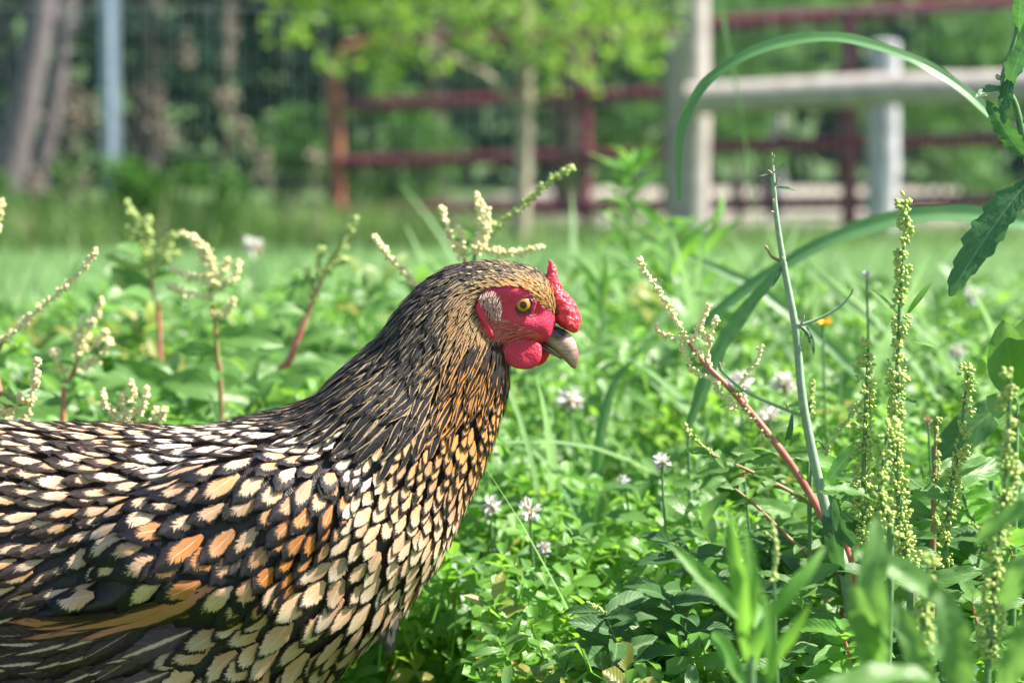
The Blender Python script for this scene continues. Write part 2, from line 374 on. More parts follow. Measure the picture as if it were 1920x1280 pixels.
# tall rough grass along the fence
gt = [leaf_tmpl('grass', 5, 2, 0, b, ratio=.045, seed=i, a0=1.4) for i, b in enumerate((.2, .7, 1.3))]
x, y = strip(15000, 8.7, 11.2, .5); hh = np.interp(x, [-2.4, -.8, .3, 2.4], [.24, .19, .12, .09]) * (1 + .35 * vnoise(x, y, 2.2, 3))
V, F, U = scatter(gt, np.stack([x, y, 0 * x], -1), upright(len(x), .3), hh * rng.uniform(.5, 1.2, len(x)))
tag(link('tall_grass', mesh_np('tall_grass', V, F, U), M['tallgrass']), 'long unmown grass growing along the foot of the wire fence', 'tall grass', None, 'stuff')

# ------------------------------------------------------------------ woods, trees and bushes behind
lt = [leaf_tmpl('ovate', 3, 3, .3, .5, ratio=.6, seed=i) for i in range(3)]
def rand_frames(N):
    a = nrm(rng.normal(size=(N, 3))); b = nrm(rng.normal(size=(N, 3)) + np.array([0, 0, .6])); return frames(a, b)
def blob_points(n, clumps):
    """leaf positions in a set of fuzzy clumps (x,y,z,r): mostly near each clump's skin"""
    C = np.array(clumps); p = C[:, 3] ** 2; k = rng.choice(len(C), n, p=p / p.sum())
    d = nrm(rng.normal(size=(n, 3))); r = C[k, 3] * rng.random(n) ** .4 * rng.uniform(.75, 1.15, n)
    return C[k, :3] + d * r[:, None] * np.array([1, 1, .8])
# far wood as one mass
n = 26000; x = rng.uniform(-13, 13, n); y = rng.uniform(22, 29, n); z = rng.random(n) ** .8 * 7.5 * (1 + .2 * vnoise(x, y, .7))
V, F, U = scatter(lt, np.stack([x, y, z], -1), rand_frames(n), rng.uniform(.22, .5, n))
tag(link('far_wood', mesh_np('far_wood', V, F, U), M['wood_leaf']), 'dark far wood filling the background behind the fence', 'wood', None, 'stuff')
bark = plain_mat('bark', (.06, .05, .04), (.11, .09, .075), .85, 18, .7, .01)
bark_pale = plain_mat('pale_bark', (.42, .36, .27), (.30, .25, .19), .8, 25, .5, .006)
def tree(label, x, y, h, lean, clumps, nl, lmat, ls, rad=.12, bmat=None, limbs=(), name='tree', group='trees behind the fence'):
    t = thing(name, label, 'tree', (x, y, 0), group)
    top = np.array([x + lean[0], y + lean[1], h])
    V, F = tube([(x, y, -.02), (x + lean[0] * .25 + .02, y + lean[1] * .3, h * .35), (x + lean[0] * .6, y + lean[1] * .6, h * .7), top], [rad, rad * .85, rad * .6, rad * .3], 9, 5)
    part('trunk', V, F, bmat or bark, t)
    for a, b, r in limbs:
        V, F = tube([a, (np.array(a) + np.array(b)) / 2 + np.array([0, 0, .03]), b], [r, r * .7, r * .4], 6, 4); part('limb', V, F, bmat or bark, t)
    pts = blob_points(nl, clumps)
    V, F, U = scatter(lt, pts, rand_frames(nl), rng.uniform(ls * .6, ls * 1.2, nl))
    part('crown', V, F, lmat, t, U)
    return t
wood_labels = ['dark leafy tree behind the steel post on the left', 'deep green tree in shade left of the young tree', 'shaded tree with blue green leaves left edge of the wood',
  'dense tree behind the middle of the red gate', 'bright bushy tree above the gate beside the wooden post', 'green tree standing right of the tall wooden post', 'tree beyond the log rail at the far right', 'dark narrow tree between the gate end and steel post']
for i, (x, y, h) in enumerate([(-2.1, 14, 5.2), (-1.1, 15.5, 6), (-3.6, 13.2, 5.5), (.35, 15, 5.6), (1.15, 17, 4.6), (3.1, 22.5, 6), (5.2, 23, 6.4), (-.45, 13.2, 4.8)]):
    cl = [(x + rng.uniform(-1, 1), y + rng.uniform(-.7, .9), h * rng.uniform(.2, 1), rng.uniform(.5, 1.0)) for k in range(17)] + [(x + rng.uniform(-1.2, 1.2), y + .3, rng.uniform(.3, 1.2), .5) for k in range(4)]
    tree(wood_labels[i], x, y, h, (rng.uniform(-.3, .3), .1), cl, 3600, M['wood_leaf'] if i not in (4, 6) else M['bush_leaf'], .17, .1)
# leaning bare grey trunks at the left edge
gb = plain_mat('grey_bark', (.12, .10, .11), (.22, .18, .19), .85, 18, .6, .01)
for lab, a, b, r in [('thick grey bare trunk leaning at the far left of the fence', (-2, 480, 12.2), (105, -260, 12.2), .085), ('thinner grey bare trunk leaning right of the thick one at far left', (60, 470, 12.6), (150, -240, 12.6), .055)]:
    A, B = P(*a), P(*b); t = thing('bare_tree', lab, 'tree', (A[0], A[1], 0), 'bare leaning trunks')
    V, F = tube([(A[0] - .05, A[1], -.05), A + (B - A) * .3, A + (B - A) * .7 + np.array([.03, 0, 0]), B, B + np.array([.3, .1, 1.2])], [r * 1.2, r, r * .85, r * .7, r * .3], 9, 5); part('trunk', V, F, gb, t)
    V, F = tube([A + (B - A) * .55, A + (B - A) * .7 + np.array([.25, .1, .05]), A + (B - A) * .95 + np.array([.4, 0, .1])], [r * .4, r * .3, r * .15], 6, 4); part('limb', V, F, gb, t)
# the young tree with pale trunk and yellow green leaves
B0 = P(972, 470, 9.3); T0 = P(985, 90, 9.3)
cl = []
for (px, py, r) in [(620, -10, .22), (700, 30, .2), (780, -20, .24), (860, 20, .22), (930, -30, .26), (1010, 40, .22), (1080, 0, .25), (1150, 40, .2), (1210, -10, .22), (520, -30, .2), (560, 60, .14), (700, 100, .13), (1060, 110, .12), (1000, 90, .15), (1180, 90, .13), (890, 90, .12), (760, 60, .16), (640, -120, .3), (850, -150, .35), (1050, -140, .35), (1200, -130, .3), (950, -260, .35), (750, 110, .1), (1230, 60, .14), (720, 150, .09), (620, 120, .1), (1120, 150, .08), (1210, 130, .1), (1030, 160, .07), (820, 120, .08)]:
    q = P(px, py, 9.15 + rng.uniform(-.35, .3)); cl.append((q[0], q[1], q[2], r * .85))
lim = [(P(966, 200, 9.3), P(870, 120, 9.25), .02), (P(980, 130, 9.3), P(1080, 30, 9.2), .02), (P(978, 120, 9.3), P(900, -60, 9.3), .02), (P(870, 120, 9.25), P(650, 20, 9.1), .014)]
tree('young tree with pale trunk and bright yellow green leaves before the red gate', B0[0], 9.3, T0[2] + .9, (T0[0] - B0[0], 0), cl, 2300, M['tree_leaf'], .062, .036, bark_pale, lim, 'young_tree', None)
def bush(label, px, py, Y, r, n, ls, mat, h=None):
    c = P(px, py, Y); t = thing('bush', label, 'bush', (c[0], Y, 0), 'bushes along the fence')
    cl = [(c[0] + rng.uniform(-r, r), Y + rng.uniform(-r, r) * .5, max(.06, c[2] + rng.uniform(-r, r) * .8), r * rng.uniform(.35, .6)) for k in range(12)]
    for q in cl[:5]:
        V, F = tube([(c[0], Y, 0), ((c[0] + q[0]) / 2, (Y + q[1]) / 2 + .02, q[2] * .6), q[:3]], [.012, .008, .004], 5, 3); part('branch', V, F, bark, t)
    V, F, U = scatter(lt, blob_points(n, cl), rand_frames(n), rng.uniform(ls * .6, ls * 1.2, n)); part('foliage', V, F, mat, t, U)
for a in [('bright low bush at the fence foot right of the steel post', 335, 350, 9.7, .22, 1100, .06, M['bush_leaf']),
          ('dark shrub hanging on the fence top right of the steel post', 280, 110, 11.4, .3, 600, .07, M['wood_leaf']),
          ('climbing bush beside the rusty gate end', 545, 260, 11.9, .22, 600, .06, M['bush_leaf']),
          ('pale green bush inside the left half of the gate', 720, 270, 11.6, .3, 1100, .07, M['bush_leaf']),
          ('green shrub behind the lower gate bars near the young tree', 1160, 260, 12, .22, 700, .07, M['bush_leaf']),
          ('small green shrub seen between wooden post and log rail', 1385, 250, 12.4, .2, 600, .06, M['bush_leaf']),
          ('leafy shrub beyond the top rail at the right', 1800, 100, 13.2, .5, 1500, .08, M['bush_leaf']),
          ('green bush beyond the top rail just right of the tall post', 1450, 100, 13.4, .45, 1300, .08, M['bush_leaf']),
          ('low bush under the log rail at the far right edge', 1850, 330, 12, .25, 700, .06, M['bush_leaf']),
          ('small bush at the very left foot of the fence', 40, 390, 9.8, .2, 800, .06, M['bush_leaf'])]: bush(*a)
# dry brown seeding weeds standing against the fence
dry = plain_mat('dry_stalk', (.28, .23, .18), (.19, .15, .12), .8, 60, .3, .002)
def dry_weed(label, pts, heads):
    b = P(*pts[0]); t = thing('dry_weed', label, 'weed', (b[0], b[1], 0), 'dry weeds by the fence')
    pp = [np.array([b[0], b[1], 0])] + [P(*q) for q in pts]
    V, F = tube(pp, [.008, .006, .003], 6, 4); part('stem', V, F, dry, t)
    for (px, py, Y, r, n) in heads:
        c = P(px, py, Y); C = c + rng.normal(0, r, (n, 3)) * np.array([.8, .8, 1.3]); V, F = beads(C, rng.uniform(.007, .015, n)); part('seed_head', V, F, dry, t)['kind'] = 'stuff'
dry_weed('dry brown weed with a pale seed head right of the steel post', [(540, 420, 9.6), (480, 290, 9.6), (425, 185, 9.6)], [(425, 190, 9.6, .022, 30), (455, 250, 9.6, .022, 22), (490, 300, 9.6, .03, 16)])
dry_weed('dry brown weed just right of the steel post base', [(250, 440, 9.7), (290, 340, 9.7), (310, 250, 9.7)], [(310, 255, 9.7, .03, 28), (280, 190, 9.7, .03, 16), (350, 100, 9.7, .03, 18)])
dry_weed('dry rusty weed left of the steel post', [(110, 440, 9.7), (125, 330, 9.7), (130, 200, 9.7)], [(135, 205, 9.7, .05, 26), (165, 235, 9.7, .04, 18), (110, 265, 9.7, .04, 18)])
dry_weed('short dry weed leaning near the left frame edge', [(60, 440, 9.6), (65, 350, 9.6), (62, 335, 9.6)], [(65, 340, 9.6, .025, 24), (150, 345, 9.6, .022, 20)])
dry_weed('dry stalk with drooping head before the rusty gate end', [(590, 440, 9.6), (590, 330, 9.6), (585, 290, 9.6)], [(588, 300, 9.6, .02, 20)])
dry_weed('tall dry stalk rising behind the fence left of the young tree crown', [(425, 440, 11), (428, 200, 11), (430, -60, 11)], [(430, 40, 11, .03, 30), (428, 110, 11, .02, 20)])

# ------------------------------------------------------------------ fence, gate and posts
steel = plain_mat('galvanised_steel', (.40, .47, .58), (.50, .56, .64), .45, 30, .2, .001, metal=.35)
wire = plain_mat('fence_wire', (.33, .40, .42), (.26, .31, .32), .45, 50, 0, 0, metal=.2)
red = plain_mat('maroon_paint', (.20, .035, .065), (.14, .025, .045), .45, 12, .2, .002)
rust = plain_mat('rusty_paint', (.36, .09, .07), (.30, .12, .07), .7, 12, .5, .002)
timber = plain_mat('weathered_timber', (.50, .45, .42), (.36, .32, .30), .8, 14, .6, .006)
white = plain_mat('whitewashed_wood', (.62, .62, .66), (.42, .42, .46), .7, 10, .4, .004)
def box(c, d):
    v = np.array([(sx, sy, sz) for sx in (-1, 1) for sy in (-1, 1) for sz in (-1, 1)]) * np.array(d) / 2 + np.array(c)
    return v, np.array([(0, 1, 3, 2), (4, 6, 7, 5), (0, 4, 5, 1), (2, 3, 7, 6), (0, 2, 6, 4), (1, 5, 7, 3)])
fl = P(-500, 460, 10.0); fr_ = P(2500, 460, 9.9)
f = thing('wire_fence', 'welded wire mesh fence with steel post across the background', 'fence', (fl[0], 10, 0))
A = np.array([fl[0], 10.05, 0]); B = np.array([fr_[0], 10.05, 0]); ps = []
ztop = P(600, 14, 10.05)[2]
nV = int((B[0] - A[0]) / .051)
for i in range(nV):
    xx = A[0] + i * .051; ps.append(tube([(xx, 10.05, 0.01), (xx + rng.normal(0, .003), 10.05 + rng.normal(0, .003), ztop)], [.0025, .0025], 4, 1))
V, F = join(ps); tag(part('upright_wires', V, F, wire, f), kind='stuff')
ps = []
for k in range(int(ztop / .10) + 1):
    zz = ztop - k * .10
    if zz < .02: break
    xx = np.linspace(A[0], B[0], 40); pts = np.stack([xx, np.full(40, 10.052), zz + .006 * np.sin(xx * 3 + k)], -1)
    V, F = tube(pts, [.0017 if k else .003] * 2, 4, 1); part('wire', V, F, wire, f)
pc = P(207, 365, 9.95)
for (px, d) in ((207, 0), (-420, 0), (2300, 0)):
    q = P(px, 365, 9.95); parts_ = [box((q[0], 9.99, .62), (.075, .012, 1.5)), box((q[0] + .001, 9.965, .62), (.014, .045, 1.5))] + [box((q[0], 9.945, .1 + .06 * k), (.02, .012, .02)) for k in range(20)]
    V, F = join(parts_); o = part('steel_post', V, F, steel, f, sm=False)
def pipe(pts, r, mat, parent, name='bar', seg=3, sides=12):
    V, F = tube([P(*q) for q in pts], [r, r], sides, seg); return part(name, V, F, mat, parent)
g = P(940, 460, 10.9); gate = thing('pipe_gate', 'maroon pipe gate with rounded rusty end left of the wooden post', 'gate', (g[0], g[1], 0))
RP = .030
pipe([(632, 560, 11.3), (630, 300, 11.3), (626, 150, 11.3), (634, 112, 11.3), (655, 95, 11.3), (700, 84, 11.28)], RP * 1.15, rust, gate, 'end_frame', 5)
for i, (a, b) in enumerate([(84, 62), (199, 176), (304, 290), (396, 388), (470, 468)]):
    x0 = 700 if i == 0 else 645
    pipe([(x0, a, 11.28), (950, (a + b) / 2, 11.0), (1285, b, 10.6)], RP, red, gate)
pipe([(1097, 70, 10.84), (1097, 560, 10.84)], RP * .95, red, gate, 'upright', 2)
pipe([(1290, 60, 10.6), (1290, 560, 10.6)], RP, red, gate, 'upright', 2)
g = P(1640, 460, 10.5); gate2 = thing('pipe_gate', 'maroon pipe gate behind the log rail right of the wooden post', 'gate', (g[0], g[1], 0))
for a, b in [(48, -2), (165, 150), (276, 258), (384, 374), (462, 458)]:
    pipe([(1318, a, 10.6), (1640, (a + b) / 2, 10.5), (2000, b, 10.4)], RP * 1.05, red, gate2)
pipe([(1322, 48, 10.6), (1322, 560, 10.6)], RP, red, gate2, 'upright', 2)
pipe([(1594, 20, 10.51), (1592, 560, 10.51)], RP * 1.15, red, gate2, 'upright', 2)
pipe([(2000, -2, 10.4), (2000, 560, 10.4)], RP, red, gate2, 'upright', 2)
def wood_post(label, px, ytop, Y, wpx, mat, ybot=None):
    r = wpx / FPX * Y / 2; a = P(px, 600, Y); top = P(px, ytop, Y)[2]; t = thing('wooden_post', label, 'post', (a[0], Y, 0), 'wooden fence posts')
    n = 9; zz = np.linspace(-.02, top, n); pts = np.stack([a[0] + rng.normal(0, .003, n), np.full(n, Y), zz], -1)
    V, F = tube(pts, r * np.array([1.06, 1, .99, 1.0, .97]), 14, 2)
    part('shaft', V, F, mat, t)
    th = np.linspace(0, 2 * PI, 14, endpoint=False); ring = lambda k, dz: np.stack([pts[-1, 0] + r * k * np.cos(th), Y + r * k * np.sin(th), np.full(14, top + dz)], -1)
    part('top', np.vstack([ring(.97, 0), ring(.85, .008), ring(.4, .012), ring(.02, .013)]), grid_faces(4, 14, True), mat, t)
wood_post('tall weathered round post holding the log rail, right of the young tree', 1298, -200, 9.7, 60, timber)
wood_post('shorter greyer post close behind the left side of the tall one', 1268, 72, 10.25, 44, timber)
wood_post('whitewashed post crossing the log rail at the right', 1652, 82, 10.2, 58, white)
wood_post('pale short post far behind between tall post and log rail', 1451, 222, 13.5, 32, white)
r0, r1 = P(1290, 188, 9.58), P(2100, 150, 9.2)
t = thing('log_rail', 'thick pale weathered log rail running right from the tall post', 'rail', r0)
V, F = tube([r0, r0 + (r1 - r0) * .35 + np.array([0, 0, .006]), r0 + (r1 - r0) * .7 - np.array([0, 0, .004]), r1], np.array([.064, .060, .063, .058, .062]), 14, 8); part('log', V, F, timber, t)

# ------------------------------------------------------------------ the hen
HY = 1.37; PX = HY / FPX               # one photo pixel at the hen, in metres
def loft(pairs, widths, nr, nt, sq=.92, hy=HY, t=None):
    """rings between upper and lower outline points (photo pixels) with a half width (pixels)"""
    T = np.array([P(a, b, hy) for (a, b), _ in pairs]); Bm = np.array([P(a, b, hy) for _, (a, b) in pairs])
    t = np.linspace(0, len(pairs) - 1, nr) if t is None else t
    Tt, Bb, W = catmull(T, t), catmull(Bm, t), catmull(np.array(widths, float)[:, None] * PX, t)[:, 0]
    W = np.maximum(W, .0003); th = np.linspace(0, 2 * PI, nt, endpoint=False)
    c, s_ = np.cos(th), np.sin(th); c = np.sign(c) * np.abs(c) ** sq; s_ = np.sign(s_) * np.abs(s_) ** sq
    C = (Tt + Bb) / 2; A = (Tt - Bb) / 2
    return C[:, None] + A[:, None] * c[None, :, None] + np.array([0, -1, 0]) * (W[:, None] * s_[None])[..., None]
pairs = [((-470, 770), (-465, 800)), ((-430, 752), (-410, 900)), ((-310, 782), (-330, 1130)), ((-160, 800), (-190, 1290)), ((0, 800), (0, 1375)), ((190, 806), (215, 1400)), ((370, 806), (440, 1375)),
         ((490, 784), (606, 1275)), ((580, 750), (725, 1168)), ((648, 700), (808, 1068)), ((702, 645), (862, 962)), ((748, 590), (900, 880)), ((788, 547), (928, 800)), ((822, 518), (945, 735)),
         ((852, 502), (948, 692)), ((882, 494), (950, 668)), ((915, 491), (962, 655)), ((950, 493), (982, 648)), ((985, 499), (1004, 644)), ((1012, 511), (1022, 641)), ((1030, 532), (1030, 638)), ((1042, 566), (1034, 630)), ((1046, 594), (1038, 616))]
widths = [8, 90, 190, 250, 275, 285, 280, 262, 232, 192, 150, 118, 96, 80, 70, 66, 66, 66, 62, 54, 43, 30, 14]
NR, NTH = 420, 300
BP = loft(pairs, widths, NR, NTH)
def normals(G):
    ds = np.gradient(G, axis=0); dt = (np.roll(G, -1, 1) - np.roll(G, 1, 1)) / 2
    n = nrm(np.cross(ds, dt)); return n
N0 = normals(BP)
ctr = BP.mean(1, keepdims=True)
if ((BP - ctr) * N0).sum() < 0: N0 = -N0; FLIP = -1
else: FLIP = 1
# near side projection of any hen point (far side is mirrored)
def side_px(p):
    q = np.array(p); q[..., 1] = np.where(q[..., 1] > HY, 2 * HY - q[..., 1], q[..., 1]); return proj(q)
bx, by = side_px(BP)
# folded wing bulge
WING = [(700, 905), (620, 850), (480, 850), (340, 880), (225, 945), (165, 1030), (190, 1090), (60, 1150), (60, 1162), (300, 1163), (420, 1172), (500, 1160), (560, 1100), (640, 1010)]
def poly_dist(px, py, poly):
    d = np.full(np.shape(px), 1e9)
    for i in range(len(poly)):
        x1, y1 = poly[i]; x2, y2 = poly[(i + 1) % len(poly)]; vx, vy = x2 - x1, y2 - y1
        t = np.clip(((px - x1) * vx + (py - y1) * vy) / (vx * vx + vy * vy), 0, 1)
        d = np.minimum(d, np.hypot(px - x1 - t * vx, py - y1 - t * vy))
    return np.where(in_poly(px, py, poly), d, -d)
wd = poly_dist(bx, by, WING)
lift = smooth(-6, 75, wd) * .013 * smooth(740, 560, bx) + smooth(-8, 18, wd) * .004 * smooth(600, 480, bx)
# swelling of the breast, brow and cheek
lift = lift + .004 * np.exp(-((bx - 960) / 45) ** 2 - ((by - 545) / 20) ** 2) - .0035 * np.exp(-((bx - 1005) / 22) ** 2 - ((by - 585) / 18) ** 2)
BP = BP + N0 * lift[..., None]
# soft unevenness
wob = .0022 * np.sin(BP[..., 0] * 55 + BP[..., 2] * 30) * np.sin(BP[..., 2] * 70 - BP[..., 1] * 25) * smooth(900, 700, bx)
BP = BP + N0 * wob[..., None]
BN = normals(BP) * FLIP
bx, by = side_px(BP)
FACE = [(893, 572), (908, 545), (930, 538), (960, 536), (990, 540), (1002, 556), (1018, 574), (1036, 585), (1048, 600), (1075, 600), (1075, 650), (1010, 655), (968, 650), (945, 642), (922, 640), (905, 622)]
EAR = [(902, 548), (924, 542), (940, 556), (943, 578), (936, 590), (922, 586), (910, 574), (900, 562)]
fm = smooth(-5, 3, poly_dist(bx, by, FACE))
V = (BP - BN * (.0014 * (1 - fm))[..., None]).reshape(-1, 3); F = grid_faces(NR, NTH, True)
skin_c = np.zeros((len(V), 4)); f1 = fm.reshape(-1, 1); yy = by.reshape(-1, 1); xx_ = bx.reshape(-1, 1)
redc = np.array([[.74, .040, .11]]) + .0 * f1
dk = np.where((yy > 640) | (xx_ < 900), 1.0, 0.0) * np.array([[.035, .026, .024]]) + np.where((yy > 640) | (xx_ < 900), 0.0, 1.0) * np.array([[.30, .18, .09]])
skin_c[:, :3] = dk * (1 - f1) + redc * f1; skin_c[:, 3] = f1[:, 0]

def skin_mat():
    m, nt, bs = new_mat('hen_skin'); g = NT(nt); at = g.n('ShaderNodeAttribute', attribute_name='tone'); tc = g.n('ShaderNodeTexCoord'); o = tc.outputs['Object']
    nz = g.noise(o, 420, 4, .6); n2 = g.noise(o, 130, 3)
    vo = g.n('ShaderNodeTexVoronoi'); vo.inputs['Scale'].default_value = 900; g.l(o, vo.inputs['Vector'])
    wv = g.n('ShaderNodeTexWave', wave_type='RINGS'); wv.inputs['Scale'].default_value = 260; wv.inputs['Distortion'].default_value = 5; wv.inputs['Detail'].default_value = 2; wv.rings_direction = 'Y'; mp = g.n('ShaderNodeMapping'); mp.inputs['Location'].default_value = (-(P(981, 571, HY)[0] - P(300, 800, HY)[0]), 0, -P(981, 571, HY)[2]); g.l(o, mp.inputs[0]); g.l(mp.outputs[0], wv.inputs['Vector'])
    col = g.mix(g.math('MULTIPLY', g.sstep(n2, .4, .7), .35), at.outputs['Color'], g.mix(.5, at.outputs['Color'], (.3, .02, .06, 1)))
    col = g.mix(g.math('MULTIPLY', g.sstep(nz, .55, .75), .25), col, (.8, .25, .25, 1))
    col = g.mix(at.outputs['Alpha'], at.outputs['Color'], col)
    g.l(col, bs.inputs['Base Color']); bs.inputs['Roughness'].default_value = .48; bs.inputs['Specular IOR Level'].default_value = .45
    bs.inputs['Subsurface Weight'].default_value = .25; bs.inputs['Subsurface Radius'].default_value = (1, .2, .1); bs.inputs['Subsurface Scale'].default_value = .003
    g.bump(g.math('ADD', g.math('MULTIPLY', vo.outputs['Distance'], .6), g.math('ADD', nz, g.math('MULTIPLY', wv.outputs[0], .35))), .6, .0006, bs)
    return m
M['skin'] = skin_mat()
hen = thing('hen', 'gold laced hen with red comb and wattles facing right in the meadow', 'hen', (P(300, 800, HY)[0], HY, 0))
bo = part('body', V, F, M['skin'], hen, None, {'tone': skin_c}); bo.cycles.shadow_terminator_geometry_offset = .25; bo.cycles.shadow_terminator_offset = .1

# ---- feathers: laid on the body surface from the head backwards
def feather_mat():
    m, nt, bs = new_mat('feather'); g = NT(nt)
    at = g.n('ShaderNodeAttribute', attribute_name='fuv'); sp = g.n('ShaderNodeSeparateXYZ'); g.l(at.outputs['Vector'], sp.inputs[0])
    u, v, r = sp.outputs; au = g.math('ABSOLUTE', u)
    ce = g.n('ShaderNodeAttribute', attribute_name='centre'); ed = g.n('ShaderNodeAttribute', attribute_name='edge')
    lace, inv = ce.outputs['Alpha'], ed.outputs['Alpha']
    barb = g.math('SUBTRACT', g.math('MULTIPLY', v, 1.0), g.math('MULTIPLY', au, .35))
    sgn = g.math('SIGN', u)
    vec = g.comb(g.math('MULTIPLY', barb, 26), g.math('ADD', g.math('MULTIPLY', au, .9), g.math('MULTIPLY', sgn, 7.3)), g.math('MULTIPLY', r, 57))
    n1 = g.noise(vec, 1.0, 3, .65)
    vec2 = g.comb(g.math('MULTIPLY', barb, 90), g.math('ADD', g.math('MULTIPLY', au, 1.5), g.math('MULTIPLY', sgn, 3.1)), g.math('MULTIPLY', r, 91))
    n2 = g.noise(vec2, 1.0, 2, .5)
    jag = g.math('SUBTRACT', g.math('ADD', g.math('MULTIPLY', n1, .7), g.math('MULTIPLY', n2, .3)), .5)
    rad = g.math('POWER', g.math('ADD', g.math('POWER', g.math('MULTIPLY', au, .88), 3.0), g.math('POWER', v, 3.4)), .32)
    rad = g.math('ADD', rad, g.math('MULTIPLY', jag, .74))
    k = g.math('SUBTRACT', 1.0, lace)
    m1 = g.sstep(rad, g.math('SUBTRACT', k, .035), g.math('ADD', k, .035))
    a2 = g.math('ADD', au, g.math('MULTIPLY', jag, .55)); k2 = g.math('ADD', lace, .0)
    m2 = g.math('SUBTRACT', 1.0, g.sstep(a2, g.math('SUBTRACT', k2, .08), g.math('ADD', k2, .08)))
    mask = g.fmix(inv, m1, m2)
    cc = g.mix(g.math('MULTIPLY', g.sstep(n1, .42, .68), .45), ce.outputs['Color'], g.mix(.55, ce.outputs['Color'], (.42, .17, .05, 1)))
    shaft = g.math('MULTIPLY', g.sstep(au, .06, .02), g.math('SUBTRACT', 1.0, inv))
    cc = g.mix(g.math('MULTIPLY', shaft, .5), cc, (.8, .7, .58, 1))
    ee = g.mix(g.sstep(n2, .35, .8), ed.outputs['Color'], g.mix(.3, ed.outputs['Color'], (.06, .045, .045, 1)))
    col = g.mix(mask, cc, ee)
    g.l(col, bs.inputs['Base Color'])
    g.l(g.fmix(mask, .55, .42), bs.inputs['Roughness']); bs.inputs['Specular IOR Level'].default_value = .28
    g.bump(g.math('ADD', g.math('MULTIPLY', n2, 1.0), g.math('MULTIPLY', n1, .6)), .55, .0006, bs)
    tr = g.n('ShaderNodeBsdfTranslucent'); g.l(col, tr.inputs[0]); mx = g.n('ShaderNodeMixShader'); mx.inputs[0].default_value = .12
    g.l(bs.outputs[0], mx.inputs[1]); g.l(tr.outputs[0], mx.inputs[2])
    rim = g.math('ADD', g.math('POWER', g.math('ADD', g.math('POWER', au, 5.0), g.math('POWER', v, 7.0)), .18), g.math('MULTIPLY', g.math('SUBTRACT', n2, .5), .75))
    cut = g.sstep(rim, .93, .99); tp = g.n('ShaderNodeBsdfTransparent'); m3 = g.n('ShaderNodeMixShader'); g.l(cut, m3.inputs[0]); g.l(mx.outputs[0], m3.inputs[1]); g.l(tp.outputs[0], m3.inputs[2])
    g.l(m3.outputs[0], nt.nodes['Material Output'].inputs[0])
    return m
M['feather'] = feather_mat()

def ev(G, s, t):
    """bilinear lookup on the body grid; s in rows, t in columns (wraps)"""
    s = np.clip(s, 0, NR - 1.001); t = t % NTH; i = s.astype(int); j = t.astype(int); a = (s - i)[..., None]; b = (t - j)[..., None]
    j = j % NTH; j2 = (j + 1) % NTH
    return G[i, j] * (1 - a) * (1 - b) + G[i + 1, j] * a * (1 - b) + G[i, j2] * (1 - a) * b + G[i + 1, j2] * a * b
DS = np.gradient(BP, axis=0); DT = (np.roll(BP, -1, 1) - np.roll(BP, 1, 1)) / 2
area = np.linalg.norm(np.cross(DS, DT), axis=-1)[:-1]
def sample_surface(n, mask):
    p = (area * mask[:-1]).ravel(); p = p / p.sum(); k = rng.choice(len(p), n, p=p)
    return k // NTH + rng.random(n), k % NTH + rng.random(n)
def darts(s, t, pos, r):
    cs = r.max(); cells = {}; keep = []; rl = r.tolist()
    for i in range(len(s)):
        p = pos[i]; c = (int(p[0] // cs), int(p[1] // cs), int(p[2] // cs)); ok = True; ri = rl[i]
        for a in (-1, 0, 1):
            for b in (-1, 0, 1):
                for d in (-1, 0, 1):
                    for q in cells.get((c[0] + a, c[1] + b, c[2] + d), ()):
                        if (q[0] - p[0]) ** 2 + (q[1] - p[1]) ** 2 + (q[2] - p[2]) ** 2 < ((ri + q[3]) / 2) ** 2: ok = False; break
                    if not ok: break
                if not ok: break
            if not ok: break
        if ok: cells.setdefault(c, []).append(p + (ri,)); keep.append(i)
    return np.array(keep, int)
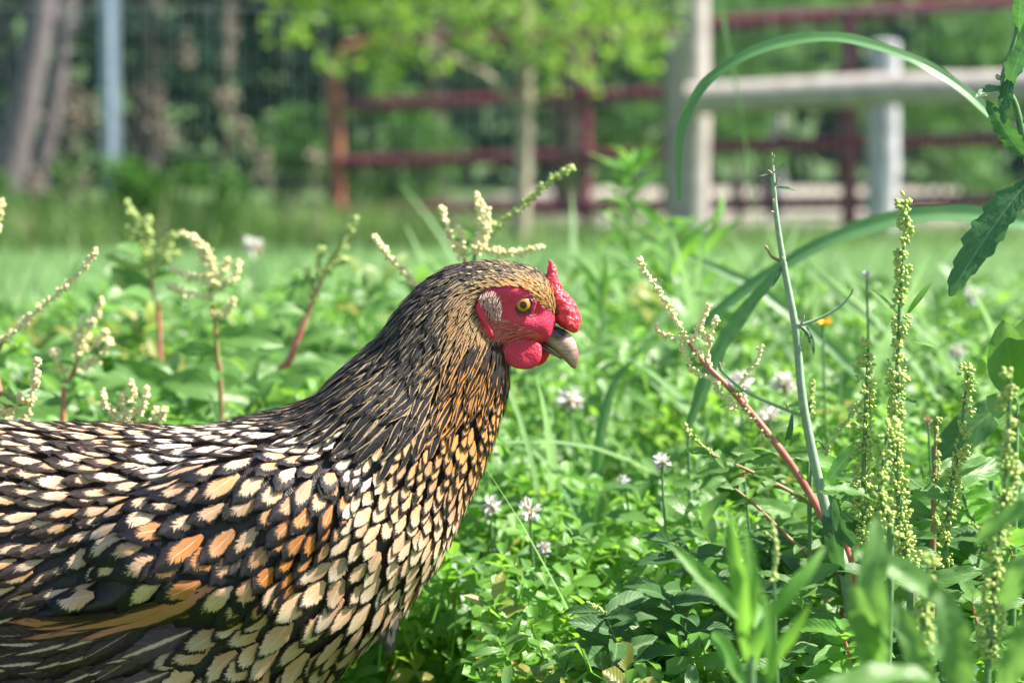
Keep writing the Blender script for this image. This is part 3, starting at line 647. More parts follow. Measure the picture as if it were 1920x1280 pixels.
def build_feathers(s, t, L, W, rot, l0, l1, c_root, c_tip, edge, lace, inv, nv=12, nu=9, tipf=2.6, camber=.25, curl=0.0, ragged=.085):
    """all arrays per feather; L, W in metres; rot = turn in the tangent plane (towards the belly +)"""
    n = len(s); J1, J2 = ev(DS, s, t), ev(DT, s, t); d = -nrm(J1)
    nn = ev(BN, s, t); e = nrm(np.cross(nn, d)); dn = np.array([0, 0, -1.0]); sg = np.sign((e * dn).sum(-1, keepdims=True)); e = e * sg   # e points down
    cr, sr = np.cos(rot)[:, None], np.sin(rot)[:, None]; d, e = d * cr + e * sr, e * cr - d * sr
    a11, a12, a22 = (J1 * J1).sum(-1), (J1 * J2).sum(-1), (J2 * J2).sum(-1); det = a11 * a22 - a12 ** 2 + 1e-18
    v = np.linspace(0, 1, nv); u = np.linspace(-1, 1, nu)
    wp = (np.clip(v * 2.2 + .25, 0, 1)) * (1 - v ** tipf) ** .5; wp = np.maximum(wp, .03)
    A = v[None, :, None] * L[:, None, None] + 0 * u
    cv = rng.normal(0, .06, n)
    Bq = u[None, None, :] * wp[None, :, None] * W[:, None, None] / 2 * (1 + rng.normal(0, ragged, (n, nv, nu))) + (cv * L)[:, None, None] * (v ** 2)[None, :, None]
    A = A + rng.normal(0, ragged * .25, (n, nv, nu)) * L[:, None, None] * v[None, :, None] ** 4 - (np.abs(u) ** 2)[None, None, :] * (v ** 3)[None, :, None] * W[:, None, None] * .18
    T = A[..., None] * d[:, None, None] + Bq[..., None] * e[:, None, None]
    b1 = (T * J1[:, None, None]).sum(-1); b2 = (T * J2[:, None, None]).sum(-1)
    ds = (a22[:, None, None] * b1 - a12[:, None, None] * b2) / det[:, None, None]; dt = (a11[:, None, None] * b2 - a12[:, None, None] * b1) / det[:, None, None]
    ss, tt = s[:, None, None] + ds, t[:, None, None] + dt
    Pt, Nt = ev(BP, ss, tt), ev(BN, ss, tt)
    tilt = rng.normal(0, .07, n)
    h = l0[:, None, None] + l1[:, None, None] * v[None, :, None] ** 1.1 - camber * W[:, None, None] * .5 * (u ** 2)[None, None, :] * .5 + tilt[:, None, None] * W[:, None, None] * .5 * u[None, None, :] + curl * (v ** 3)[None, :, None] * L[:, None, None]
    V = Pt + Nt * np.maximum(h, .0004)[..., None]
    fuv = np.stack([np.broadcast_to(u[None, None, :], h.shape), np.broadcast_to(v[None, :, None], h.shape), np.broadcast_to(rng.random(n)[:, None, None], h.shape)], -1)
    kk = smooth(.25, .95, v)[None, :, None, None]
    C = c_root[:, None, None] * (1 - kk) + c_tip[:, None, None] * kk; C = np.broadcast_to(C, h.shape + (3,))
    cen = np.concatenate([C, np.broadcast_to(lace[:, None, None, None], h.shape + (1,))], -1)
    ed = np.concatenate([np.broadcast_to(edge[:, None, None], h.shape + (3,)), np.broadcast_to(inv[:, None, None, None], h.shape + (1,))], -1)
    return [dict(V=V[i].reshape(-1, 3), fuv=fuv[i].reshape(-1, 3), cen=cen[i].reshape(-1, 4), ed=ed[i].reshape(-1, 4), nv=nv, nu=nu, size=L[i] * W[i]) for i in range(n)]
cream = np.array([.78, .57, .39]); pale = np.array([.88, .76, .64]); peach = np.array([.68, .36, .16]); orange = np.array([.70, .29, .06]); deep = np.array([.50, .155, .03])
black = np.array([.010, .009, .012]); brown = np.array([.026, .015, .013]); straw = np.array([.66, .52, .31]); buff = np.array([.48, .27, .11])
def lerp(a, b, k): return a * (1 - k[:, None]) + b * k[:, None]
HK = lambda x: np.interp(x, [430, 520, 600, 680, 760, 820, 870, 905, 940], [740, 760, 770, 795, 820, 800, 760, 735, 690])   # lower edge of the hackle roots
feathers = []
near_mask = np.ones(BP.shape[:2])
face_g = (poly_dist(bx, by, FACE) > -1)
not_face = ~face_g
wing_g = in_poly(bx, by, WING)
HEADX = 872
def classes():
    row = np.arange(NR)[:, None] + 0 * by
    hack = (by < HK(bx)) & (bx > 500) & not_face
    head = hack & (bx > HEADX) & (by < 640)
    hack = hack & ~head
    body = ~hack & ~head & not_face
    return head, hack, body
headm, hackm, bodym = classes()
K = PX
def run(mask, ncand, spacing_fn, cls):
    s, t = sample_surface(ncand, mask.astype(float)); pos = ev(BP, s, t); sx, sy = side_px(pos)
    r = spacing_fn(sx, sy) * K; keep = darts(s, t, [tuple(p) for p in pos.tolist()], r)
    return s[keep], t[keep], pos[keep], sx[keep], sy[keep], r[keep]
# body feathers
def sp_body(x, y):
    sp = np.interp(y, [690, 800, 900, 1000, 1100, 1200, 1300], [11, 14, 17, 21, 26, 34, 42])                 # breast
    lowleft = smooth(760, 520, x) * smooth(900, 1100, y); sp = sp * (1 + .35 * lowleft)
    back = smooth(640, 560, x); sp = sp * (1 - back) + back * np.interp(y, [780, 850, 900, 1150], [19, 25, 30, 34])
    wg = in_poly(x, y, WING); sp = np.where(wg & (x < 640), np.interp(x + (y - 900) * .3, [200, 450, 640], [37, 37, 25]), sp)
    sad = (x < 260) & (y < 1100) & ~wg; sp = np.where(sad, 27, sp)
    th = (y > 1150) & (x < 360); sp = np.where(th, 30, sp)
    return sp
s, t, pos, x, y, r = run(bodym, 42000, sp_body, 'body')
n = len(s); sp = r / K; rn = rng.random(n); rn2 = rng.random(n)
wing = in_poly(x, y, WING) & (x < 660); FL = [(60, 1150), (190, 1112), (260, 1085), (400, 1112), (445, 1165), (60, 1165)]; keep_ = ~in_poly(x, y, FL)
thigh = (y > 1148) & (x < 370 - (y - 1148) * .3) & ~wing; flank = (y > 1148) & ~thigh & (x < 700)
saddle = (x < 300) & ~wing & (y < 1150); back = (y < 905) & (x < 700) & ~wing & ~saddle; neckb = (x > 740) & (y < 930)
L = sp * 2.35; W = sp * 1.42; rot = np.full(n, .12)
lace = np.full(n, .20); inv = np.zeros(n)
cr_ = lerp(np.tile(cream, (n, 1)), np.tile(peach, (n, 1)), .25 + .6 * rn); ct_ = lerp(np.tile(pale, (n, 1)), np.tile(cream, (n, 1)), rn2)
edge = np.tile(brown, (n, 1))
# neck front: orange
k = smooth(640, 860, x) * smooth(1010, 800, y); cr_ = lerp(cr_, np.tile(orange, (n, 1)), k); ct_ = lerp(ct_, lerp(np.tile(orange, (n, 1)), np.tile(peach, (n, 1)), rn), k)
edge = lerp(edge, np.tile(black, (n, 1)), k)
# back and saddle: long narrow
m_ = back; L[m_] = sp[m_] * 2.9; W[m_] = sp[m_] * 1.25; lace[m_] = .34; rot[m_] = .05; ct_[m_] = pale; cr_[m_] = lerp(np.tile(pale, (m_.sum(), 1)), np.tile(cream, (m_.sum(), 1)), rn[m_])
m_ = saddle; L[m_] = sp[m_] * 3.0; W[m_] = sp[m_] * 1.25; kk = smooth(850, 1100, y[m_]); lace[m_] = .36 + .14 * kk + .06 * rn2[m_]; rot[m_] = .10 + .35 * kk
cr_[m_] = lerp(np.tile(cream, (m_.sum(), 1)), np.tile(peach, (m_.sum(), 1)), rn[m_]); W[m_] *= (1 - .2 * kk)
edge[m_] = np.array([.028, .016, .013])
m_ = wing; nm = m_.sum(); L[m_] = sp[m_] * 2.35; W[m_] = sp[m_] * 1.42; lace[m_] = .36 + .08 * rn2[m_]; rot[m_] = .36; edge[m_] = black * 1.1
kk = np.clip(smooth(150, 460, x[m_]) * smooth(840, 1000, y[m_]) * (.35 + .9 * rn[m_]), 0, 1)
cr_[m_] = lerp(lerp(np.tile(cream, (nm, 1)), np.tile(peach, (nm, 1)), rn[m_]), np.tile(deep, (nm, 1)), kk)
ct_[m_] = lerp(lerp(np.tile(pale, (nm, 1)), np.tile(cream, (nm, 1)), rn2[m_]), np.tile(orange, (nm, 1)), kk)
m_ = thigh; nm = m_.sum(); L[m_] = sp[m_] * 3.4; W[m_] = sp[m_] * 1.3; inv[m_] = 1; lace[m_] = np.where(rn[m_] > .3, .14, .02); rot[m_] = .30; edge[m_] = np.array([.80, .54, .46]); ct_[m_] = np.array([[.036, .020, .034]]) + smooth(200, 340, x[m_])[:, None] * np.array([[.05, .035, .05]]); cr_[m_] = ct_[m_]
m_ = flank; nm = m_.sum(); rot[m_] = .30; lace[m_] = .23 + .06 * rn2[m_]; edge[m_] = brown * .9; cr_[m_] = lerp(np.tile([.74, .44, .28], (nm, 1)), np.tile([.66, .33, .17], (nm, 1)), rn[m_]); ct_[m_] = np.array([.82, .60, .46])
m_ = neckb; L[m_] *= 1.15; lace[m_] = .30
lace = np.clip(lace + rng.normal(0, .035, n) * (inv < .5), .02, 1); br_ = rng.uniform(.78, 1.18, (n, 1)); cr_ = cr_ * br_; ct_ = np.minimum(ct_ * br_, .92)
L = L * rng.uniform(.82, 1.22, n) * K; W = W * rng.uniform(.82, 1.16, n) * K
fb = build_feathers(s, t, L, W, rot + rng.normal(0, .10, n), np.full(n, .0012), L * .075 + .0010, cr_, ct_, edge, lace, inv)
for i, f_ in enumerate(fb): f_['near'] = pos[i][1] < HY and -60 < x[i] < 1000 and y[i] < 1330
feathers += [f_ for f_, q_ in zip(fb, keep_) if q_]
# hackle
def sp_hk(x, y):
    d = np.hypot(x - 930, y - 570); return np.interp(d, [40, 120, 250, 400], [6.5, 11, 17, 21])
s, t, pos, x, y, r = run(hackm, 60000, sp_hk, 'hackle'); n = len(s); sp = r / K; d_ = np.hypot(x - 930, y - 570); rn = rng.random(n)
L = np.interp(d_, [30, 120, 250, 400], [26, 50, 88, 115]) * rng.uniform(.8, 1.2, n) * K; W = sp * 1.15 * K * rng.uniform(.8, 1.2, n)
front = smooth(780, 880, x) * smooth(600, 680, y); tan = smooth(50, 16, np.hypot((x - 880), (y - 590) * .6)) 
cc = lerp(np.tile(straw, (n, 1)), np.tile(orange, (n, 1)), np.clip(front + .25 * smooth(650, 780, y) * rn, 0, 1)); cc = lerp(cc, np.tile(buff, (n, 1)), tan)
inv = np.ones(n); lace = .69 + .16 * rn - .26 * front - .45 * tan; lace = lace + .2 * (smooth(915, 945, x) * smooth(640, 655, y) * smooth(735, 700, y))
throat = (x > 880) & (y > 632) & (y < 676) & (rn > .25); lace = np.where(throat, 1.1, lace)
edge = np.tile(black * 1.1, (n, 1)); edge[throat] = (.03, .02, .016)
fb = build_feathers(s, t, L, W, rng.normal(0.0, .10, n), np.full(n, .0012), L * .05 + .0015, cc * .8, cc * 1.1, edge, lace, inv, nv=11, nu=7, tipf=1.5)
for i, f_ in enumerate(fb): f_['near'] = False
feathers += fb
# head feathers: short and fine
s, t, pos, x, y, r = run(headm, 40000, lambda x, y: np.interp(x, [870, 960, 1040], [5.5, 4.6, 4.4]), 'head'); n = len(s); rn = rng.random(n)
L = np.interp(x, [870, 950, 1040], [26, 18, 15]) * K * rng.uniform(.8, 1.2, n); W = np.interp(x, [870, 950, 1040], [5.8, 5.2, 4.8]) * K
topk = smooth(536, 508, y + (x - 960) * .05 - np.maximum(x - 1000, 0) * .55)
cc = lerp(np.tile(np.array([.60, .34, .13]), (n, 1)), np.tile(straw, (n, 1)), np.clip(topk + smooth(930, 890, x) * .4, 0, 1))
lace = .05 + .60 * topk * (rn > .15) + .25 * smooth(925, 885, x) + .35 * (rn > .82); inv = np.ones(n)
fb = build_feathers(s, t, L, W, rng.normal(0, .12, n), np.full(n, .0004), L * .10 + .0006, cc * .8, cc * 1.15, np.tile(black * 1.5, (n, 1)), lace, inv, nv=5, nu=3, tipf=1.8)
for f_ in fb: f_['near'] = False
feathers += fb
# ear tuft and fine bristles over the cheek
earm = (poly_dist(bx, by, EAR) > 0)
s, t, pos, x, y, r = run(earm, 14000, lambda x, y: 2.6 + 0 * x, 'ear'); n = len(s)
cc = lerp(np.tile(np.array([.86, .66, .56]), (n, 1)), np.tile(np.array([.55, .34, .24]), (n, 1)), rng.random(n) * .6)
fb = build_feathers(s, t, rng.uniform(9, 17, n) * K, np.full(n, 1.8 * K), rng.normal(.95, .25, n), np.full(n, .0008), np.full(n, .0026), cc, cc, cc, np.zeros(n), np.ones(n), nv=5, nu=3, tipf=1.4)
for f_ in fb: f_['near'] = False
feathers += fb
chm = (poly_dist(bx, by, [(918, 590), (945, 592), (985, 612), (1020, 628), (1000, 640), (950, 640), (925, 632)]) > 0)
s, t, pos, x, y, r = run(chm, 9000, lambda x, y: np.interp(x, [920, 1010], [2.9, 5.5]), 'cheek'); n = len(s); cc = np.tile(np.array([.62, .40, .24]), (n, 1)) * rng.uniform(.6, 1.25, (n, 1))
fb = build_feathers(s, t, rng.uniform(14, 30, n) * K * np.interp(x, [920, 1010], [1, .7]), np.full(n, 1.1 * K), rng.normal(-.25, .22, n), np.full(n, .0004), np.full(n, .0016), cc, cc, cc, np.zeros(n), np.ones(n), nv=5, nu=3, tipf=1.4)
for f_ in fb: f_['near'] = False
feathers += fb
# flight feathers of the folded wing showing under the coverts
def find_st(px, py, near=True):
    d = (bx - px) ** 2 + (by - py) ** 2; d = np.where(((BP[..., 1] < HY) == near), d, 1e12); i, j = np.unravel_index(np.argmin(d), d.shape); return float(i), float(j)
for near in (True, False):
    for k in range(9):
        a = k / 8; i, j = find_st(425 - 6 * k, 1072 + 9.5 * k, near)
        ln = (330 - 14 * abs(k - 5)) * K
        fb = build_feathers(np.array([i]), np.array([j]), np.array([ln]), np.array([34 * K]), np.array([.30 - .035 * k]), np.array([.0004 + .00012 * (8 - k)]), np.array([.0034]), np.array([[.035, .02, .015]]), np.array([[.035, .02, .015]]), np.array([[.62, .24, .13]]), np.array([.42]), np.array([1.0]), nv=14, nu=7, tipf=3, ragged=.015)
        fb[0]['near'] = near; fb[0]['size'] *= 3; fb[0]['label'] = 'long tan flight feather with dark edge'; feathers += fb
# tail feathers: rise from the rump beyond the frame
for k in range(12):
    side = -1 if k % 2 else 1; a = k / 11
    root_p = P(-430, 800, HY) + np.array([0, side * .012 * (1 + a), .02 - .05 * a]); dr = nrm(np.array([-.8, side * .18 * (1 - a), 1.0 - 1.1 * a]))
    upv = np.array([0, side * 1.0, .3]); R = frames(dr[None], upv[None])[0]
    v, u, f_ = leaf_tmpl('grass', 10, 7, .1, .5, ratio=.28, seed=k); Vw = (v * .16) @ R + root_p
    o = np.ones((len(Vw), 1)); feathers.append(dict(V=Vw, fuv=np.hstack([u, o * rng.random()]), cen=np.hstack([np.tile(brown, (len(Vw), 1)), o * .3]), ed=np.hstack([np.tile(black, (len(Vw), 1)), 0 * o]), nv=10, nu=7, size=.002, near=True, label='long black tail feather'))
# write them: the 300 that show largest singly, the rest as one
order = sorted([i for i, f_ in enumerate(feathers) if f_['near']], key=lambda i: -feathers[i]['size'])[:300]; big = set(order)
hoff = np.array(hen.location)
for i in order:
    f_ = feathers[i]; me = mesh_np('feather', f_['V'] - hoff, grid_faces(f_['nv'], f_['nu']), f_['fuv'], {'centre': f_['cen'], 'edge': f_['ed']})
    o = link('feather', me, M['feather'], hen)
    if 'label' in f_: o['label'] = f_['label']
Vs, Fs, Us, Cs, Es, off = [], [], [], [], [], 0
for i, f_ in enumerate(feathers):
    if i in big: continue
    Vs.append(f_['V']); Fs.append(grid_faces(f_['nv'], f_['nu'], False, off)); Us.append(f_['fuv']); Cs.append(f_['cen']); Es.append(f_['ed']); off += len(f_['V'])
o = part('plumage', np.vstack(Vs), np.vstack(Fs), M['feather'], hen, np.vstack(Us), {'centre': np.vstack(Cs), 'edge': np.vstack(Es)}); o['kind'] = 'stuff'
print('feathers', len(feathers), 'verts', off)

# ---- comb
def fleshy(name, c, c2, rough=.42, bs_=.8):
    m, nt, bs = new_mat(name); g = NT(nt); tc = g.n('ShaderNodeTexCoord'); o = tc.outputs['Object']; nz = g.noise(o, 500, 3); n2 = g.noise(o, 120, 3)
    vo = g.n('ShaderNodeTexVoronoi'); vo.inputs['Scale'].default_value = 700; g.l(o, vo.inputs['Vector'])
    g.l(g.mix(g.sstep(n2, .35, .7), rgba(c), rgba(c2)), bs.inputs['Base Color']); bs.inputs['Roughness'].default_value = rough
    bs.inputs['Subsurface Weight'].default_value = .45; bs.inputs['Subsurface Radius'].default_value = (1, .18, .1); bs.inputs['Subsurface Scale'].default_value = .004
    g.bump(g.math('ADD', nz, vo.outputs['Distance']), bs_, .0006, bs); return m
M['comb'] = fleshy('comb_flesh', (.86, .07, .10), (.76, .04, .07)); M['wattle'] = fleshy('wattle_flesh', (.74, .03, .085), (.66, .022, .065), .5, .45)
spn = [((1029, 487), 1.5, 1.5), ((1034, 497), 7, 6), ((1036, 512), 11, 9), ((1036, 527), 14, 13), ((1043, 545), 15, 20), ((1052, 564), 18, 26), ((1061, 583), 22, 28), ((1069, 601), 21, 25), ((1076, 615), 13, 15), ((1080, 623), 3, 3)]
t = np.linspace(0, len(spn) - 1, 90); C = catmull(np.array([P(a[0], a[1], HY) for a, _, _ in spn]), t); hh = catmull(np.array([[a[1]] for a in spn], float) * K, t)[:, 0]; ww = catmull(np.array([[a[2]] for a in spn], float) * K, t)[:, 0]
T = nrm(np.gradient(C, axis=0)); A = nrm(np.cross(T, np.array([0, 1.0, 0]))); th = np.linspace(0, 2 * PI, 64, endpoint=False)
CV = C[:, None] + hh[:, None, None] * np.cos(th)[None, :, None] * A[:, None] + ww[:, None, None] * np.sin(th)[None, :, None] * np.array([0, -1.0, 0])
Vf = CV.reshape(-1, 3); cc = np.repeat(C, 64, 0); out = nrm(Vf - cc); amp = np.repeat(np.minimum(hh, ww) / .005, 64).clip(0, 1)
for i in range(len(Vf)):
    p = Vector(Vf[i]) * 260; d = mnoise.voronoi(p)[0][0]; Vf[i] += out[i] * ((.45 - d) * .0021 + mnoise.noise(p * 2.3) * .0006 + mnoise.noise(p * .35) * .0014) * amp[i]
part('comb', Vf, grid_faces(90, 64, True), M['comb'], hen)
# ---- wattles and earlobe: thick soft flaps
def flap(name, outline, Yc, thick, mat, label=None, tilt=0.0):
    O = np.array(outline, float); O = catmull(np.vstack([O, O[:1]]), np.linspace(0, len(O), 56, endpoint=False)); c = O.mean(0)
    rings = []; 
    for k, (r, z) in enumerate([(0.02, 1), (.3, .97), (.6, .85), (.85, .6), (.97, .3), (1, 0), (.97, -.3), (.85, -.6), (.6, -.85), (.3, -.97), (.02, -1)]):
        q = c + (O - c) * r; rings.append([P(a, b, Yc - thick * z + tilt * (b - c[1]) * K + .0003 * r * math.sin(i_ * .45 + r * 3)) for i_, (a, b) in enumerate(q)])
    V = np.array(rings).reshape(-1, 3); o = part(name, V, grid_faces(11, 56, True), mat, hen)
    if label: o['label'] = label
    return o
flap('wattle', [(940, 640), (938, 658), (945, 675), (960, 687), (980, 692), (1000, 689), (1012, 677), (1016, 660), (1012, 645), (990, 636), (960, 634)], HY - .0125, .0017, M['wattle'], 'near wattle in shade', -.12)
flap('wattle', [(985, 640), (980, 660), (990, 680), (1005, 686), (1020, 680), (1030, 666), (1031, 654), (1022, 645), (1005, 638)], HY + .006, .0017, M['wattle'], 'far wattle catching the sun', .1)
flap('earlobe', [(897, 562), (892, 575), (894, 592), (903, 606), (909, 612), (909, 625), (916, 635), (926, 632), (922, 615), (914, 600), (910, 582), (905, 566)], HY - .0205, .0022, M['wattle'])
# ---- beak
def horn():
    m, nt, bs = new_mat('horn_beak'); g = NT(nt); at = g.n('ShaderNodeAttribute', attribute_name='tone'); tc = g.n('ShaderNodeTexCoord')
    mp = g.n('ShaderNodeMapping'); mp.inputs['Rotation'].default_value = (0, -.9, 0); mp.inputs['Scale'].default_value = (1, 1, 5); g.l(tc.outputs['Object'], mp.inputs[0])
    nz = g.noise(mp.outputs[0], 160, 4); g.l(g.mix(g.math('MULTIPLY', g.sstep(nz, .45, .7), .45), at.outputs['Color'], (.13, .075, .07, 1)), bs.inputs['Base Color'])
    bs.inputs['Roughness'].default_value = .2; bs.inputs['Subsurface Weight'].default_value = .15; bs.inputs['Subsurface Scale'].default_value = .002; g.bump(nz, .2, .0004, bs); return m
M['horn'] = horn()
def beak(name, pr, wd_, far_dark):
    G = loft(pr, wd_, 40, 40, .95); V = G.reshape(-1, 3); px, py = proj(V)
    k = smooth(8, 46, (px - 1000) * .75 + (py - 630) * .3)[:, None]; col = np.array([[.04, .028, .038]]) * (1 - k) + np.array([[.66, .40, .36]]) * k
    d2 = smooth(21, 10, np.hypot((px - 1048), (py - 622)))[:, None]; col = col * (1 - .9 * d2) + np.array([[.02, .015, .025]]) * .9 * d2
    lowr = smooth(7, -3, poly_dist(px, py, [(985, 622), (1045, 655), (1060, 668), (1080, 692), (1085, 600), (1000, 580)]))[:, None]; col = col * (1 - .6 * lowr * np.array([[.8, 1, 1]]))
    return part(name, V, grid_faces(40, 40, True), M['horn'], hen, None, {'tone': np.hstack([col, np.ones((len(col), 1))])})
beak('upper_beak', [((1006, 598), (978, 620)), ((1026, 604), (988, 626)), ((1046, 612), (1008, 637)), ((1062, 620), (1028, 650)), ((1075, 634), (1045, 663)), ((1083, 653), (1060, 677)), ((1085, 672), (1071, 688)), ((1081, 688), (1078, 692))], [10, 24, 25, 21, 16, 10, 5, 1.0], 1)
beak('lower_beak', [((985, 628), (985, 646)), ((1003, 636), (1004, 650)), ((1022, 648), (1020, 658)), ((1040, 660), (1037, 666)), ((1054, 671), (1053, 674))], [20, 19, 15, 9, 2], 0)
for sgn in (1, -1):
    c = P(1050, 622, HY - sgn * .0052); V, F = beads([c], [1], None)
    th = np.linspace(0, 2 * PI, 16, endpoint=False); rings = []
    for (r, z) in [(1, -.4), (.8, .4), (.45, .8), (.05, 1)]:
        rings.append(np.stack([c[0] + r * (.0030 * np.cos(th) - .0012 * np.sin(th)), np.full(16, c[1] - sgn * z * .0012), c[2] + r * (.0020 * np.sin(th) - .0016 * np.cos(th))], -1))
    part('nostril', np.vstack(rings), grid_faces(4, 16, True), plain_mat('nostril', (.03, .025, .035), (.06, .05, .06), .3, 300, .2, .0003), hen)
# ---- eyes
def eye_mat():
    m, nt, bs = new_mat('eye'); g = NT(nt); tc = g.n('ShaderNodeTexCoord'); sp = g.n('ShaderNodeSeparateXYZ'); g.l(tc.outputs['Object'], sp.inputs[0])
    r = g.math('SQRT', g.math('ADD', g.math('POWER', sp.outputs[0], 2.0), g.math('POWER', sp.outputs[2], 2.0)))
    ang = g.math('ARCTAN2', sp.outputs[2], sp.outputs[0]); nz = g.noise(g.comb(g.math('MULTIPLY', ang, 6), g.math('MULTIPLY', r, 300), 0), 1.5, 3)
    iris = g.mix(nz, (.50, .13, .010, 1), (.80, .30, .02, 1)); iris = g.mix(g.sstep(r, .0032, .0040), iris, (.25, .05, .01, 1))
    c = g.mix(g.sstep(r, .0019, .0021), (.002, .002, .003, 1), iris); c = g.mix(g.sstep(r, .0039, .0042), c, (.02, .012, .016, 1))
    g.l(c, bs.inputs['Base Color']); bs.inputs['Roughness'].default_value = .3; bs.inputs['Coat Weight'].default_value = 1; bs.inputs['Coat Roughness'].default_value = .02; return m
EM = eye_mat(); lidm = fleshy('eyelid', (.16, .045, .08), (.09, .03, .05), .4, .4); lid2 = fleshy('eye_ring', (.50, .03, .09), (.42, .03, .08), .45, .5)
for near in (True, False):
    i, j = find_st(981, 571, near); c = BP[int(i), int(j)]; sg = -1 if near else 1; c = c + np.array([0, -sg * .0026, 0]); R = .0054
    e_ = thing('eye', None, None, c - np.array(hen.location)); e_.parent = hen; [e_.pop(k, None) for k in ('label', 'category')]
    me = mesh_np('eyeball', [[0, 0, 0]], np.zeros((0, 4), int)) if False else None
    a = np.linspace(0, PI, 24); b = np.linspace(0, 2 * PI, 32, endpoint=False)
    V = np.stack([R * np.sin(a)[:, None] * np.cos(b)[None], sg * R * np.cos(a)[:, None] + 0 * b[None], R * np.sin(a)[:, None] * np.sin(b)[None]], -1).reshape(-1, 3)
    link('eyeball', mesh_np('eyeball', V, grid_faces(24, 32, True)), EM, e_)
    for nm, rm, rt, yo, mt, asp in (('eyelid', .0049, .00085, .0026, lidm, .92), ('eye_ring', .0060, .0011, .0018, lid2, .95)):
        b = np.linspace(0, 2 * PI, 48, endpoint=False); q = np.linspace(0, 2 * PI, 10, endpoint=False); wv_ = 1 + .04 * np.sin(b * 5) + .02 * np.sin(b * 13)
        rr = rm * wv_[:, None] + rt * np.cos(q)[None]; V = np.stack([rr * np.cos(b)[:, None] * 1.03, sg * (yo + rt * np.sin(q)[None] + 0 * b[:, None]), rr * np.sin(b)[:, None] * asp], -1)
        V = np.concatenate([V, V[:1]], 0).reshape(-1, 3); link(nm, mesh_np(nm, V, grid_faces(49, 10, True)), mt, e_)
# ---- legs and feet (below the frame)
lm = plain_mat('leg_scales', (.6, .42, .14), (.45, .3, .1), .5, 200, .5, .001)
for sgn in (-1, 1):
    hx = P(330, 900, HY)[0]; yk = HY + sgn * .045
    V, F = join([tube([(hx - .02, yk, .16), (hx - .03, yk, .10), (hx - .01, yk, .05), (hx, yk, .012)], [.022, .013, .007, .0065], 10, 5)] + [tube([(hx, yk, .012), (hx + .03 * math.cos(a), yk + .03 * math.sin(a), .009), (hx + .055 * math.cos(a), yk + .055 * math.sin(a), .004)], [.006, .0045, .0015], 7, 4) for a in (-.5, 0, .5, PI)])
    part('leg', V, F, lm, hen)
# loose downy feather tips hanging below the breast
for k, (a, b) in enumerate([((738, 1150), (728, 1236)), ((728, 1150), (712, 1212)), ((745, 1140), (735, 1205))]):
    A_, B_ = P(a[0], a[1], HY - .025), P(b[0], b[1], HY - .03); d = B_ - A_; Ln = np.linalg.norm(d)
    v, u, f_ = leaf_tmpl('lance', 12, 7, .3, .5, wave=.08, ratio=.30, seed=k); R = frames(d[None], np.array([[0, -1.0, .2]]))[0]; Vw = (v * Ln) @ R + A_; o1 = np.ones((len(Vw), 1))
    me = mesh_np('downy_feather', Vw - hoff, f_, np.hstack([u, o1 * .3 * k]), {'centre': np.hstack([np.tile([.5, .42, .38], (len(Vw), 1)), o1 * .35]), 'edge': np.hstack([np.tile([.10, .075, .075], (len(Vw), 1)), o1 * 0])}); link('downy_feather', me, M['feather'], hen)

# ------------------------------------------------------------------ single plants
LEAFS = {}
def leaf_mesh(kind, var, mat):
    key = (kind, var, mat)
    if key not in LEAFS:
        prm = dict(ovate=dict(nv=12, nu=7, fold=.35, bend=.5 + .25 * var, wave=.05, ratio=.5), lance=dict(nv=12, nu=5, fold=.3, bend=.4 + .4 * var, wave=.05, ratio=.16), tooth=dict(nv=40, nu=7, fold=.25, bend=.4 + .2 * var, wave=.07, ratio=.34), dock=dict(nv=18, nu=7, fold=.3, bend=.5 + .2 * var, wave=.09, ratio=.36), round=dict(nv=9, nu=7, fold=.25, bend=.4, ratio=.9))[kind]
        v, u, f_ = leaf_tmpl(kind, seed=var * 3 + 1, **prm); me = mesh_np('leaf', v, f_, np.hstack([u, np.full((len(u), 1), .2 * var)])); me.materials.append(M[mat]); LEAFS[key] = me
    return LEAFS[key]
def put_leaf(root, kind, pos, d, size, mat='weed', up=None, var=None):
    if up is None: up = (rng.normal(.1, .45), rng.normal(-.75, .45), .7)
    me = leaf_mesh(kind, rng.integers(0, 3) if var is None else var, mat); R = frames(np.array([d], float), np.array([up], float) + 1e-4)[0]
    o = bpy.data.objects.new('leaf', me); COL.objects.link(o); o.parent = root
    loc = np.array(pos) - np.array(root.location); m = Matrix([[R[0][i], R[1][i], R[2][i], loc[i]] for i in range(3)] + [[0, 0, 0, 1]])
    o.matrix_basis = m @ Matrix.Diagonal((size, size, size, 1)); return o
def down_to_ground(p):
    g_ = np.array(p, float); return np.array([g_[0] + rng.uniform(-.01, .01), g_[1], -.005])
def along(pts, n, t0=0, t1=1):
    pts = np.asarray(pts, float); t = np.linspace(t0, t1, n) * (len(pts) - 1); return catmull(pts, t), nrm(np.gradient(catmull(pts, t), axis=0)) if n > 1 else None
